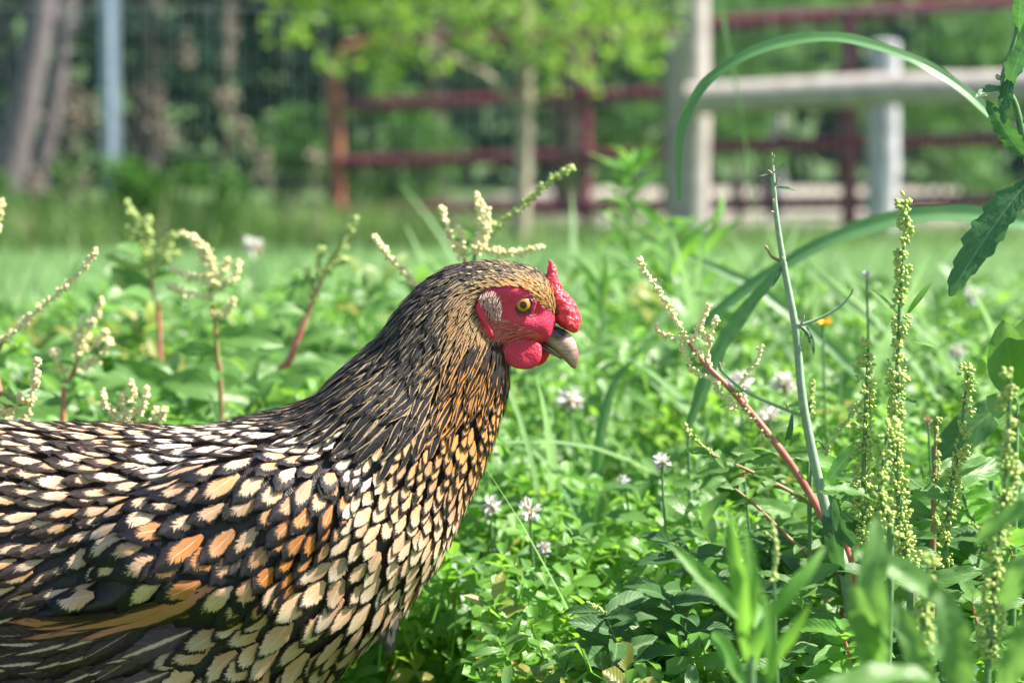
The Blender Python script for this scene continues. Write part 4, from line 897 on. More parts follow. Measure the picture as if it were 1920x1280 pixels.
def spike(root, pts, r, mat='spike', dens=1.0, name='flower_spike'):
    """amaranth spike: dense clusters of tiny beads on a thin axis"""
    W_ = np.array([P(*q) for q in pts]); ln = np.linalg.norm(np.diff(W_, axis=0), axis=1).sum(); r = r * 1.4; n = int(ln / .00052 * dens * max(1, r / .0028))
    t = rng.random(n) * (len(W_) - 1); c = catmull(W_, t); k = t / (len(W_) - 1); env = r * (1 - .55 * k ** 2) * (.8 + .3 * np.sin(k * ln / .0045 * 2 + 1)); a = rng.uniform(0, 2 * PI, n)
    dd = nrm(rng.normal(size=(n, 3))); C = c + dd * (env * rng.uniform(.2, 1, n))[:, None]; V, F = beads(C, rng.uniform(.0007, .00125, n) * (r / .0028) ** .5, None, dd)
    V2, F2 = tube(W_, [.0009, .0005], 5, 4); F2 = np.vstack([F2[:, [0, 1, 2]], F2[:, [0, 2, 3]]])
    V, F = join([(V, F), (V2, F2)]); return part(name, V, F, M[mat], root, sm=False)
def pigweed(label, stem, spikes, leaves=8, smat='brown_stem', r=.0018, lmat='weed', lsize=(.022, .05), spmat='spike', sr=.0028, name='pigweed_plant', group='pigweed plants with flower spikes', kind='ovate', to_ground=True, spread=(.1, .95)):
    W_ = [P(*q) for q in stem]; g0 = down_to_ground(W_[0]); root = thing(name, label, 'weed', (g0[0], g0[1], 0), group)
    full = ([g0] if to_ground else []) + W_; V, F = tube(full, [r * 1.2, r, r * .5], 8, 6); part('stem', V, F, M[smat], root)
    for sp_ in spikes: spike(root, sp_, sr, spmat)
    if leaves:
        c, T = along(full, leaves, *spread)
        for i in range(leaves):
            a = i * 2.4 + rng.uniform(-.4, .4); d = np.array([math.cos(a), math.sin(a) * .8, rng.uniform(.05, .6)]); sz = rng.uniform(*lsize) * (1 - .35 * i / leaves)
            put_leaf(root, kind, c[i], d, sz, lmat)
            if sz > .02:
                pass
    return root
# left, behind the hen
Z1 = 1.72
pigweed('long single beaded spike leaning in from the left edge', [(-40, 720, 1.6), (-5, 660, 1.6), (5, 640, 1.6)], [[(5, 640, 1.6), (60, 590, 1.6), (120, 540, 1.6), (165, 490, 1.6), (180, 470, 1.6)]], 4, sr=.0028)
pigweed('small cream spike cut by the left frame edge', [(-30, 520, 1.7), (-15, 450, 1.7)], [[(-12, 440, 1.7), (0, 400, 1.7), (4, 375, 1.7)]], 3, sr=.003)
pigweed('branched cream spikes on red stem near the left edge', [(118, 780, 1.75), (128, 720, 1.75), (140, 690, 1.75), (152, 650, 1.75)], [[(150, 660, 1.75), (170, 610, 1.75), (190, 562, 1.75)], [(148, 670, 1.75), (145, 635, 1.75), (150, 610, 1.75)], [(150, 690, 1.75), (185, 670, 1.75), (208, 640, 1.75)], [(118, 700, 1.75), (105, 670, 1.75), (98, 655, 1.75)], [(160, 660, 1.75), (185, 640, 1.75), (200, 620, 1.75)]], 6, 'red_stem', sr=.0038)
pigweed('red stemmed pigweed with cream spikes at the left above the hen back', [(-30, 720, 1.5), (0, 740, 1.5), (16, 765, 1.5)], [[(10, 800, 1.5), (30, 760, 1.5), (38, 740, 1.5)], [(45, 800, 1.5), (62, 730, 1.5), (70, 672, 1.5)], [(25, 800, 1.5), (15, 775, 1.5), (0, 770, 1.5)]], 4, 'red_stem', sr=.003, r=.003)
pigweed('fan of short cream spikes rising just behind the hen back', [(250, 850, 1.55), (250, 800, 1.55)], [[(240, 805, 1.55), (205, 770, 1.55), (192, 735, 1.55)], [(245, 800, 1.55), (230, 760, 1.55), (232, 735, 1.55)], [(250, 800, 1.55), (250, 750, 1.55), (247, 718, 1.55)], [(255, 800, 1.55), (268, 760, 1.55), (276, 725, 1.55)], [(262, 800, 1.55), (285, 785, 1.55), (292, 765, 1.55)], [(268, 805, 1.55), (300, 785, 1.55), (308, 765, 1.55)], [(245, 805, 1.55), (222, 785, 1.55), (213, 768, 1.55)]], 3, sr=.0028)
pigweed('tall faint pigweed with purple stem left of the bright one', [(300, 640, 2.05), (288, 560, 2.05), (282, 510, 2.05), (275, 480, 2.05)], [[(275, 490, 2.05), (262, 430, 2.05), (235, 375, 2.05)], [(272, 480, 2.05), (250, 440, 2.05), (240, 425, 2.05)], [(280, 500, 2.05), (310, 460, 2.05), (325, 440, 2.05)], [(280, 490, 2.05), (275, 430, 2.05), (280, 410, 2.05)], [(270, 505, 2.05), (235, 495, 2.05), (205, 480, 2.05)], [(275, 560, 2.05), (235, 540, 2.05), (215, 515, 2.05)], [(285, 510, 2.05), (315, 485, 2.05), (335, 475, 2.05)]], 8, 'red_stem', spmat='spike_g', sr=.0042, lsize=(.03, .06))
pigweed('bright yellow green branched spikes left of the hen neck', [(415, 760, 1.8), (408, 670, 1.8), (402, 600, 1.8), (392, 540, 1.8)], [[(392, 545, 1.8), (395, 490, 1.8), (375, 455, 1.8), (338, 437, 1.8)], [(388, 520, 1.8), (360, 520, 1.8), (320, 505, 1.8)], [(395, 530, 1.8), (420, 505, 1.8), (425, 485, 1.8)], [(400, 540, 1.8), (440, 520, 1.8), (446, 488, 1.8)], [(398, 560, 1.8), (345, 550, 1.8), (318, 535, 1.8)], [(390, 500, 1.8), (372, 470, 1.8), (362, 440, 1.8)], [(402, 590, 1.8), (430, 580, 1.8), (436, 560, 1.8)]], 9, 'brown_stem', sr=.0034, lsize=(.035, .07))
pigweed('slanting red stemmed pigweed between bright spikes and hen neck', [(510, 770, 1.95), (545, 670, 1.95), (575, 590, 1.95), (605, 520, 1.95)], [[(605, 520, 1.95), (640, 460, 1.95), (668, 408, 1.95)], [(600, 520, 1.95), (598, 480, 1.95), (605, 465, 1.95)], [(605, 515, 1.95), (640, 490, 1.95), (655, 488, 1.95)], [(590, 560, 1.95), (580, 520, 1.95), (578, 505, 1.95)]], 10, 'red_stem', spmat='spike_g', sr=.0036, r=.0032, lsize=(.03, .06))
pigweed('single pale spike leaning left just above the hen neck', [(760, 760, 1.62), (830, 620, 1.62), (800, 560, 1.62), (785, 540, 1.62)], [[(785, 545, 1.62), (760, 510, 1.62), (720, 470, 1.62), (702, 442, 1.62)]], 2, sr=.0028)
pigweed('cream spiked pigweed rising behind the hen crown', [(740, 800, 1.62), (860, 620, 1.62), (872, 520, 1.62), (870, 480, 1.62)], [[(862, 480, 1.62), (840, 430, 1.62), (828, 388, 1.62)], [(890, 470, 1.62), (905, 410, 1.62), (892, 360, 1.62)], [(868, 475, 1.62), (866, 440, 1.62), (860, 430, 1.62)], [(900, 470, 1.62), (960, 475, 1.62), (1015, 462, 1.62)], [(895, 465, 1.62), (912, 440, 1.62), (915, 390, 1.62)]], 4, 'red_stem', sr=.0032)
pigweed('long green spike pointing up right behind the hen crown', [(700, 820, 1.66), (870, 580, 1.66), (890, 480, 1.66), (900, 460, 1.66)], [[(900, 460, 1.66), (950, 410, 1.66), (1010, 360, 1.66), (1050, 325, 1.66), (1075, 315, 1.66)]], 2, 'green_stem', spmat='spike_g', sr=.003)
# right: the sharp red stemmed pigweed and chicory stem
RZ = 1.40
rp = pigweed('red stemmed pigweed with long cream spikes right of the hen beak', [(1600, 1090, RZ), (1540, 965, RZ), (1490, 880, RZ), (1430, 800, RZ), (1370, 730, RZ), (1320, 680, RZ), (1290, 640, RZ)],
  [[(1290, 640, RZ), (1262, 590, RZ), (1235, 545, RZ), (1205, 500, RZ), (1201, 485, RZ)], [(1310, 672, RZ), (1300, 640, RZ), (1318, 600, RZ), (1330, 572, RZ)], [(1325, 690, RZ), (1330, 640, RZ), (1345, 595, RZ)], [(1318, 670, RZ), (1290, 640, RZ), (1250, 630, RZ), (1232, 618, RZ), (1230, 605, RZ)],
   [(1350, 712, RZ), (1310, 700, RZ), (1285, 670, RZ), (1278, 640, RZ)], [(1380, 745, RZ), (1400, 700, RZ), (1420, 675, RZ), (1427, 648, RZ)], [(1440, 820, RZ), (1415, 790, RZ), (1400, 770, RZ), (1396, 745, RZ)], [(1380, 765, RZ), (1355, 740, RZ), (1330, 705, RZ)], [(1330, 640, RZ), (1316, 620, RZ), (1318, 600, RZ)]],
  5, 'red_stem', r=.0023, sr=.0021, lsize=(.014, .026), spread=(.55, .85), group='pigweed plants with flower spikes')
pigweed('low leafy pigweed branch with purple stem under the red stem', [(1530, 950, 1.43), (1480, 920, 1.43), (1400, 880, 1.43), (1330, 850, 1.43)], [[(1335, 850, 1.43), (1300, 820, 1.43), (1285, 795, 1.43)]], 18, 'brown_stem', r=.0013, lsize=(.016, .026), spmat='spike_g', sr=.0015, to_ground=False, spread=(.05, 1))
pigweed('second low pigweed branch with small grey leaves below the first', [(1540, 1060, 1.42), (1470, 1000, 1.42), (1420, 950, 1.42), (1370, 910, 1.42)], [], 14, 'brown_stem', r=.0012, lsize=(.014, .024), to_ground=False, spread=(.05, 1))
pigweed('leafy branch under the small white flower right of centre', [(1300, 900, 1.6), (1370, 880, 1.5), (1440, 850, 1.45), (1500, 860, 1.45)], [], 14, 'green_stem', r=.0012, lsize=(.018, .03), to_ground=False, spread=(.05, 1))
for a in [('dark leaved pigweed at the bottom centre of the frame', (1130, 1330, 1.36), (1160, 1240, 1.36), (1135, 1150, 1.36), 18), ('dark leaved pigweed left of the blurred lance plant', (1290, 1330, 1.38), (1290, 1200, 1.38), (1240, 1110, 1.38), 18), ('dark leaved pigweed behind the blurred lance plant', (1360, 1250, 1.42), (1360, 1120, 1.42), (1290, 1040, 1.42), 10), ('dark leaved pigweed in the bottom right among dock stalks', (1700, 1290, 1.38), (1690, 1180, 1.38), (1660, 1080, 1.38), 10), ('dark leaved pigweed right of the chicory stem base', (1640, 1100, 1.45), (1620, 1020, 1.45), (1650, 960, 1.45), 10), ('dark leaved pigweed under the right hand dock stalks', (1840, 1180, 1.42), (1830, 1080, 1.42), (1850, 1000, 1.42), 10), ('dark leaved pigweed near the lower middle beside clover', (1420, 1180, 1.5), (1430, 1080, 1.5), (1450, 1010, 1.5), 8)]:
    pigweed(a[0], [a[1], a[2], a[3]], [[a[3], (a[3][0] - 18, a[3][1] - 14, a[3][2]), (a[3][0] - 34, a[3][1] - 22, a[3][2])]], max(15, a[4]), 'green_stem', r=.0012, lmat='weed_dark', lsize=(.034, .058), spmat='spike_g', sr=.0012, group='dark leaved pigweeds', name='pigweed_plant', spread=(.45, 1.02))
def chicory():
    W_ = [P(*q) for q in [(1592, 1125, 1.38), (1560, 1000, 1.38), (1530, 880, 1.38), (1505, 750, 1.38), (1492, 620, 1.38), (1470, 500, 1.38), (1455, 400, 1.38), (1448, 310, 1.38)]]
    g0 = down_to_ground(W_[0]); g0[0] += .02; root = thing('chicory_plant', 'tall ribbed grey green stem with tiny buds right of the pigweed spikes', 'weed', (g0[0], g0[1], 0))
    V, F = tube([g0] + W_, [.0032, .0031, .0027, .0024, .0021, .0018, .0014, .0010], 14, 8, ridges=1); part('stem', V, F, M['grey_stem'], root)
    for pts in [[(1530, 780, 1.38), (1480, 770, 1.38), (1400, 735, 1.38), (1352, 695, 1.38), (1350, 680, 1.38)], [(1492, 612, 1.38), (1540, 595, 1.38), (1580, 570, 1.38), (1596, 550, 1.38)], [(1466, 490, 1.38), (1448, 482, 1.38), (1440, 470, 1.38)]]:
        pts = [(p[0] - (18 if i == 0 and p[0] == 1530 else 0),) + p[1:] for i, p in enumerate(pts)]
        V, F = tube([P(*q) for q in pts], [.0011, .0008, .0005], 7, 6); part('side_branch', V, F, M['grey_stem'] if pts[0][1] > 600 else M['brown_stem'], root)
    for (a, b, c, d, w_) in [(1448, 310, 1447, 285, 2.6), (1450, 325, 1462, 312, 1.6), (1452, 330, 1440, 318, 1.8), (1453, 350, 1460, 332, 2.4), (1440, 470, 1435, 460, 3.2), (1468, 490, 1466, 480, 2.4), (1452, 385, 1449, 372, 2.6), (1454, 400, 1446, 396, 2.2), (1448, 300, 1451, 290, 2.6), (1350, 695, 1349, 678, 2.6), (1500, 615, 1508, 590, 2.8), (1478, 770, 1474, 755, 2.6), (1596, 552, 1600, 540, 2.2)]:
        A_, B_ = P(a, b, 1.38), P(c, d, 1.377); V, F = tube([A_, A_ + (B_ - A_) * .35, A_ + (B_ - A_) * .75, B_], [w_ * K * .5, w_ * K, w_ * K * .9, w_ * K * .2], 8, 3); part('bud', V, F, M['bud'], root)
    for (a, b, c, d, s_) in [(1453, 352, 1490, 350, 1), (1450, 330, 1426, 325, 1), (1470, 492, 1450, 535, 1.3), (1470, 490, 1490, 478, .8), (1500, 612, 1545, 660, 1.1), (1512, 612, 1530, 650, 1), (1485, 775, 1480, 850, 1.3), (1452, 322, 1470, 305, .6)]:
        A_, B_ = P(a, b, 1.38), P(c, d, 1.375); put_leaf(root, 'lance', A_, B_ - A_, np.linalg.norm(B_ - A_) * 1.05, 'thistle', up=(.2, -.9, .5))
    for (a, b, c, d) in [(1562, 935, 1550, 1080), (1555, 900, 1600, 830), (1560, 960, 1610, 1040)]:
        A_, B_ = P(a, b, 1.38), P(c, d, 1.36); put_leaf(root, 'dock', A_, B_ - A_, np.linalg.norm(B_ - A_), 'thistle', up=(-.6, -.8, .2))
chicory()
# seeding dock-like spikes on the right
def whorl_plant(label, pts, r0=.006, n=16, leaves=3, smat='green_stem', t0=.15, lk='dock', ls=(.03, .06)):
    W_ = [P(*q) for q in pts]; g0 = down_to_ground(W_[0]); root = thing('dock_plant', label, 'weed', (g0[0], g0[1], 0), 'seeding dock stalks')
    full = [g0] + W_; V, F = tube(full, [.0022, .0016, .0007], 8, 6); part('stem', V, F, M[smat], root)
    c, T = along(W_, n, t0, 1)
    for i in range(n):
        k = i / (n - 1); r = r0 * 1.08 * (1 - .45 * k) * rng.uniform(.5, 1.3); m_ = int(34 * (1 - .4 * k)); a = rng.uniform(0, 2 * PI, m_); rr = r * rng.uniform(.45, 1, m_)
        C = c[i] + rng.normal(0, .0012, 3) + np.stack([np.cos(a) * rr, np.sin(a) * rr, rng.normal(0, r * .5, m_)], -1); V, F = beads(C, rng.uniform(.0007, .00135, m_) * (r0 / .006) ** .6, None, C - c[i]); part('seed_whorl', V, F, M['seed'], root)
    cl, _ = along(full, leaves + 1, .2, .85)
    for i in range(leaves):
        a = rng.uniform(0, 2 * PI); put_leaf(root, lk, cl[i], (math.cos(a), math.sin(a) * .6, .4), rng.uniform(*ls), 'weed')
    return root
wp_ = whorl_plant('tallest yellow green seeding stalk between chicory stem and right edge', [(1705, 1180, 1.3), (1702, 1080, 1.3), (1690, 980, 1.3), (1680, 850, 1.3), (1682, 700, 1.3), (1690, 520, 1.3), (1702, 385, 1.3)], .0062, 34, 3, 'green_stem', .22)
for (a, b, c, d, l) in [(1700, 590, 1742, 530, 0), (1690, 600, 1640, 540, 1), (1705, 640, 1765, 640, 2)]:
    A_, B_ = P(a, b, 1.31), P(c, d, 1.31); put_leaf(wp_, 'lance', A_, B_ - A_, np.linalg.norm(B_ - A_) * 1.1, 'lance', up=(0, -.8, .6))
whorl_plant('shorter seeding stalk just left of the tallest one', [(1640, 1080, 1.33), (1620, 960, 1.33), (1622, 800, 1.33), (1628, 650, 1.33)], .0058, 19, 2)
whorl_plant('seeding stalk right of the tallest one with pointed tip', [(1770, 1100, 1.36), (1780, 950, 1.36), (1800, 820, 1.36), (1815, 700, 1.36)], .0055, 17, 2)
whorl_plant('blurred seeding stalk near the right frame edge', [(1850, 1290, 1.15), (1865, 1100, 1.15), (1885, 900, 1.15), (1895, 710, 1.15)], .0058, 22, 2)
whorl_plant('thick clustered seeding stalk low among the right hand leaves', [(1670, 1050, 1.24), (1650, 950, 1.24), (1655, 880, 1.24), (1665, 800, 1.24)], .0065, 9, 2)
whorl_plant('out of focus seeding stalk in the bottom right corner', [(1700, 1400, 1.1), (1710, 1280, 1.1), (1730, 1180, 1.1), (1740, 1060, 1.1)], .0055, 14, 2)
whorl_plant('pale seeding stalk between the two right hand dock plants', [(1750, 1000, 1.4), (1752, 900, 1.4), (1755, 780, 1.4)], .003, 12, 4, 'brown_stem')
pigweed('beaded spike leaning right beside the chicory stem', [(1520, 900, 1.4), (1550, 845, 1.4)], [[(1545, 850, 1.4), (1580, 800, 1.4), (1610, 760, 1.4), (1640, 730, 1.4)]], 2, 'green_stem', r=.001, spmat='spike_g', sr=.0018, lsize=(.015, .025))
pigweed('small upright green spike just right of the chicory stem', [(1515, 830, 1.48), (1520, 770, 1.48)], [[(1520, 775, 1.48), (1522, 740, 1.48), (1525, 712, 1.48)]], 2, 'green_stem', r=.001, spmat='spike_g', sr=.0018, lsize=(.015, .025))
# prickly leaved stem entering at the top right corner
def thistle():
    W_ = [P(*q) for q in [(1990, 1000, 1.33), (1960, 600, 1.33), (1930, 330, 1.33), (1905, 200, 1.33), (1880, 150, 1.33), (1905, 60, 1.33), (1912, -60, 1.33)]]; g0 = down_to_ground(W_[0])
    root = thing('sow_thistle', 'prickly leaved thistle stem entering at the top right corner', 'weed', (g0[0], g0[1], 0)); V, F = tube([g0] + W_, [.003, .0026, .0016, .0008], 8, 7); part('stem', V, F, M['green_stem'], root)
    for (a, b, c, d, var, up, w_) in [(1940, 325, 1772, 520, 0, (-.6, -.75, .25), 1.0), (1925, 300, 1858, 212, 1, (-.5, -.8, .3), 1), (1890, 185, 1908, 40, 2, (-.7, -.6, .2), 1), (1882, 165, 1840, 160, 1, (0, -.6, .8), 1), (1895, 140, 1876, 215, 0, (-.5, -.8, .1), 1), (1912, 60, 1905, -20, 1, (-.5, -.8, .2), 1), (1950, 420, 2020, 560, 2, (.3, -.8, .3), 1)]:
        A_, B_ = P(a, b, 1.33), P(c, d, 1.31); put_leaf(root, 'tooth', A_, B_ - A_, np.linalg.norm(B_ - A_) * 1.05, 'thistle', up=up, var=var)
    for (a, b, c, d) in [(1875, 150, 1868, 140), (1882, 170, 1874, 162), (1905, 240, 1898, 226), (1920, 230, 1926, 215)]:
        A_, B_ = P(a, b, 1.33), P(c, d, 1.33); V, F = tube([A_, (A_ + B_) / 2, B_], [.0008, .0016, .0006], 7, 3); part('bud', V, F, M['bud'], root)
thistle()
# broad arching grass blades
def blade(label, pts, w0, mat='blade', twist=0.0, up=(0, -1, .3), wprof=None, ground=True, base=None):
    W_ = np.array([P(*q) for q in pts]); n = 60; t = np.linspace(0, len(W_) - 1, n); c = catmull(W_, t); T = nrm(np.gradient(c, axis=0)); U_ = np.array(up, float) + 0 * c
    k = np.linspace(0, 1, n); S = nrm(np.cross(T, U_)); Nn = np.cross(S, T); a = twist * k; S, Nn = S * np.cos(a)[:, None] + Nn * np.sin(a)[:, None], Nn * np.cos(a)[:, None] - S * np.sin(a)[:, None]
    wd_ = w0 * (1 + .07 * np.sin(k * 23 + w0 * 900) + .05 * np.sin(k * 57)) * (wprof(k) if wprof else np.clip(k * 5 + .6, 0, 1) * (1 - k ** 2.5) + .02); u = np.linspace(-1, 1, 7)
    V = c[:, None] + S[:, None] * (u[None, :, None] * wd_[:, None, None] / 2) + Nn[:, None] * ((np.abs(u)[None, :, None]) * wd_[:, None, None] * .22 + .02 * wd_[:, None, None] * np.sin(k * 60)[:, None, None] * u[None, :, None])
    g0 = c[0] if base is None else base; root = thing('grass_blade', label, 'grass blade', (g0[0], g0[1], 0), 'broad arching grass blades')
    uv = np.stack([np.broadcast_to(u[None], (n, 7)), np.broadcast_to(k[:, None], (n, 7)), np.full((n, 7), rng.random())], -1).reshape(-1, 3); part('leaf', V.reshape(-1, 3), grid_faces(n, 7), M[mat], root, uv)
    if ground and c[0][2] > .03: V, F = tube([np.array([c[0][0], c[0][1], -.01]), (c[0] + np.array([c[0][0], c[0][1], 0])) / 2 + np.array([.003, 0, 0]), c[0]], [.0016, .0015, .0012], 6, 4); part('stem', V, F, M['green_stem'], root)
    return root
blade('long thin blade arching high over the right half of the picture', [(2080, 620, 1.6), (1990, 360, 1.6), (1880, 240, 1.6), (1790, 160, 1.6), (1690, 105, 1.6), (1560, 72, 1.6), (1430, 92, 1.6), (1330, 150, 1.6), (1285, 220, 1.6), (1272, 290, 1.6), (1273, 375, 1.6)], .0085, wprof=lambda k: .8 + .3 * np.sin(k * 3) - .55 * k ** 3, up=(.2, -.8, .6))
blade('wide pale blade arching low towards the right edge', [(2050, 560, 1.9), (1960, 440, 1.9), (1880, 412, 1.9), (1780, 402, 1.9), (1680, 412, 1.9), (1560, 450, 1.9), (1450, 510, 1.9), (1350, 580, 1.9), (1290, 640, 1.9)], .016, wprof=lambda k: 1 - .6 * k ** 2, up=(0, -.9, .5))
blade('dark blue green blade rising behind the pigweed spikes', [(1290, 800, 1.62), (1340, 670, 1.62), (1390, 590, 1.62), (1440, 530, 1.62), (1490, 470, 1.62)], .0105, 'blade', 0, (0, -1, .1), lambda k: np.clip(.4 + k * 3, 0, 1) * (1 - k ** 3) + .03)
blade('dark upright blade standing below right of the beak', [(1118, 960, 1.75), (1120, 870, 1.75), (1130, 790, 1.75), (1155, 710, 1.75), (1190, 675, 1.75)], .0085, 'blade', 0, (0, -1, .1), lambda k: np.clip(.5 + k * 3, 0, 1) * (1 - k ** 3) + .03)
blade('pale diagonal blade crossing behind the pigweed spikes', [(1290, 480, 2.1), (1400, 530, 2.1), (1500, 600, 2.1), (1600, 690, 2.1), (1640, 740, 2.1)], .011, 'blade', 0, (0, -1, .3), lambda k: .35 + .75 * np.sin(k * 3), ground=False)
blade('thin diagonal blade from the chicory stem down to the right', [(1500, 480, 2.3), (1580, 560, 2.3), (1680, 640, 2.3), (1700, 700, 2.3)], .008, 'grass', 0, (0, -1, .3), lambda k: .35 + .65 * np.sin(k * 3), ground=False)
blade('faint flowering grass stalk in front of the tall wooden post', [(1440, 720, 2.6), (1425, 500, 2.6), (1395, 250, 2.6), (1360, 60, 2.6), (1345, -30, 2.6)], .004, 'grass', 0, (0, -1, .1), lambda k: .5 + .5 * np.abs(np.sin(k * 22)) * smooth(.5, .7, k))
for i, (lab, pts, w_) in enumerate([('slim blade crossing the clover below the beak', [(1010, 960, 1.9), (960, 890, 1.9), (925, 850, 1.9)], .004), ('short pale blade right of the hen breast', [(1060, 900, 1.8), (1010, 850, 1.8), (985, 815, 1.8)], .005), ('thin blade leaning left behind the hen back', [(380, 790, 1.8), (340, 765, 1.8), (298, 735, 1.8)], .004), ('thin upright blade behind the hen back', [(412, 800, 1.75), (400, 760, 1.75), (390, 735, 1.75)], .004), ('long blade sweeping low past the white flowers', [(1000, 700, 2.0), (1100, 660, 2.0), (1200, 645, 2.0), (1300, 650, 2.0)], .005), ('pale twisted leaf blade by the clover heads', [(1110, 1010, 1.62), (1080, 950, 1.62), (1050, 905, 1.62)], .011), ('second pale leaf blade by the clover heads', [(1130, 1060, 1.6), (1090, 1030, 1.6), (1060, 990, 1.6)], .010)]):
    blade(lab, pts, w_, 'blade' if i > 4 else 'grass', 0, (0, -.8, .6), ground=False)
# lance leaved weeds in the middle distance
def lance_plant(label, stem, n, ls, lmat='lance', r=.0016, smat='green_stem', up_=.9, kind='lance', name='lance_leaved_weed', grp='lance leaved weeds'):
    W_ = [P(*q) for q in stem]; g0 = down_to_ground(W_[0]); root = thing(name, label, 'weed', (g0[0], g0[1], 0), grp); full = [g0] + W_; V, F = tube(full, [r * 1.3, r, r * .6], 8, 6); part('stem', V, F, M[smat], root)
    c, _ = along(full, n, .35, 1)
    for i in range(n):
        a = i * 2.4 + rng.uniform(-.3, .3); put_leaf(root, kind, c[i], (math.cos(a), math.sin(a), up_ * rng.uniform(.5, 1.5)), ls * rng.uniform(.7, 1.15), lmat)
lance_plant('tall lance leaved weed behind the comb before the gate', [(1190, 620, 2.7), (1185, 480, 2.7), (1175, 360, 2.7), (1185, 310, 2.7)], 34, .056)
lance_plant('lance leaved weed left of the wooden post foot', [(1260, 640, 2.45), (1262, 540, 2.45), (1258, 440, 2.45)], 18, .058)
lance_plant('lance leaved weed before the wooden post foot', [(1310, 620, 2.5), (1315, 520, 2.5), (1318, 430, 2.5)], 16, .058)
lance_plant('short lance leaved weed behind the beak tip', [(1120, 700, 2.2), (1130, 600, 2.2), (1125, 520, 2.2)], 16, .05)
lance_plant('blurred lance leaved weed low in the near foreground', [(1405, 1400, 1.06), (1408, 1280, 1.06), (1412, 1180, 1.06)], 5, .052, up_=1.3, r=.0022)
def near_leaves(label, base, lst, mat, kind='lance', name='lance_leaved_weed', grp='blurred foreground leaves'):
    b = P(*base); root = thing(name, label, 'weed', (b[0], b[1], 0), grp); V, F = tube([(b[0], b[1], -.01), b * np.array([1, 1, .5]), b], [.0026, .0024, .002], 8, 5); part('stem', V, F, M['green_stem'], root)
    for (a, c_, d, e, Y, up, w_) in lst:
        A_, B_ = P(a, c_, Y), P(d, e, Y - .02); o = put_leaf(root, kind, A_, B_ - A_, np.linalg.norm(B_ - A_), mat, up=up); o.matrix_basis = o.matrix_basis @ Matrix.Diagonal((1, w_, 1, 1))
near_leaves('upright blurred leaves low in the foreground left of the chicory base', (1408, 1230, 1.0), [(1408, 1200, 1358, 975, .96, (-.3, -.9, .2), .8), (1408, 1170, 1430, 1010, .96, (.3, -.9, .2), .9), (1420, 1180, 1550, 1040, .96, (.2, -.9, .4), .85), (1400, 1240, 1380, 1100, .95, (-.4, -.8, .3), .8), (1430, 1260, 1520, 1150, .96, (.3, -.8, .4), .95), (1440, 1300, 1470, 1130, .95, (.3, -.8, .3), .9)], 'lance')
pigweed('blurred upright spike beside the foreground lance leaves', [(1455, 1200, 1.12), (1450, 1080, 1.12)], [[(1450, 1090, 1.12), (1455, 1030, 1.12), (1447, 970, 1.12)]], 0, 'green_stem', r=.0008, spmat='spike_g', sr=.0013)
near_leaves('big blurred dock leaves at the bottom right corner', (1650, 1310, 1.04), [(1740, 1270, 1515, 1245, .9, (0, -.5, 1), .95), (1640, 1260, 1625, 1080, .96, (-.3, -.9, .3), 1.2), (1600, 1180, 1680, 1000, .98, (.3, -.9, .3), 1.0), (1700, 1330, 1570, 1290, .9, (0, -.8, .6), 1.2), (1640, 1230, 1600, 1120, .96, (-.3, -.9, .2), 1.1)], 'weed', 'dock', 'dock_plant')
near_leaves('blurred pale dock leaves at the right frame edge', (1900, 1300, 1.08), [(1880, 1130, 1960, 1000, .98, (0, -.7, .7), 1.0), (1830, 1020, 1940, 905, 1.0, (0, -.6, .8), .95), (1880, 1290, 1950, 1130, .96, (0, -.8, .5), .95), (1760, 1120, 1640, 1020, 1.0, (0, -.8, .5), 1.0), (1800, 1300, 1790, 1130, .96, (0, -.9, .3), 1.2), (1740, 1290, 1700, 1150, .96, (0, -.9, .3), 1.0)], 'weed', 'dock', 'dock_plant')
near_leaves('dark broad dock leaf with purple rib low on the right', (1860, 870, 1.55), [(1880, 760, 1740, 850, 1.55, (-.3, -.8, .5), 1.6), (1900, 800, 1980, 720, 1.55, (0, -.8, .5), 1.3)], 'weed_dark', 'dock', 'dock_plant', 'dock plants at right')
near_leaves('small leafy weed at the right edge beside the seeding stalk', (1905, 760, 1.36), [(1905, 740, 1880, 615, 1.36, (-.3, -.9, .3), 1.6), (1908, 720, 1930, 600, 1.36, (-.3, -.9, .3), 1.6), (1900, 790, 1875, 750, 1.36, (-.3, -.9, .5), 2), (1905, 780, 1960, 800, 1.36, (-.3, -.9, .5), 1.6)], 'weed', 'ovate', 'leafy_weed', 'leafy weeds at right')
for i, (px, py, Y) in enumerate([(1580, 880, 1.5), (1700, 940, 1.5), (1780, 960, 1.52), (1860, 960, 1.5), (1620, 760, 1.9), (1760, 760, 1.9), (1840, 650, 2.2), (1480, 960, 1.55)]):
    lab = ['leafy weed right of the chicory stem at mid height', 'leafy weed behind the clustered dock stalk', 'leafy weed between the two right dock stalks', 'leafy weed at the right edge below the dark dock leaf', 'soft green weed behind the shorter seeding stalk', 'soft green weed behind the dock stalks far side', 'distant green weed near the white clover at upper right', 'leafy weed left of the chicory stem foot'][i]
    lance_plant(lab, [(px, py + 140, Y), (px - 8, py + 60, Y), (px + 6, py, Y)], 14, .04, 'weed' if i % 2 else 'lance', .0012, up_=.5, kind='ovate' if i % 2 else 'dock', name='leafy_weed', grp='leafy weeds at right')
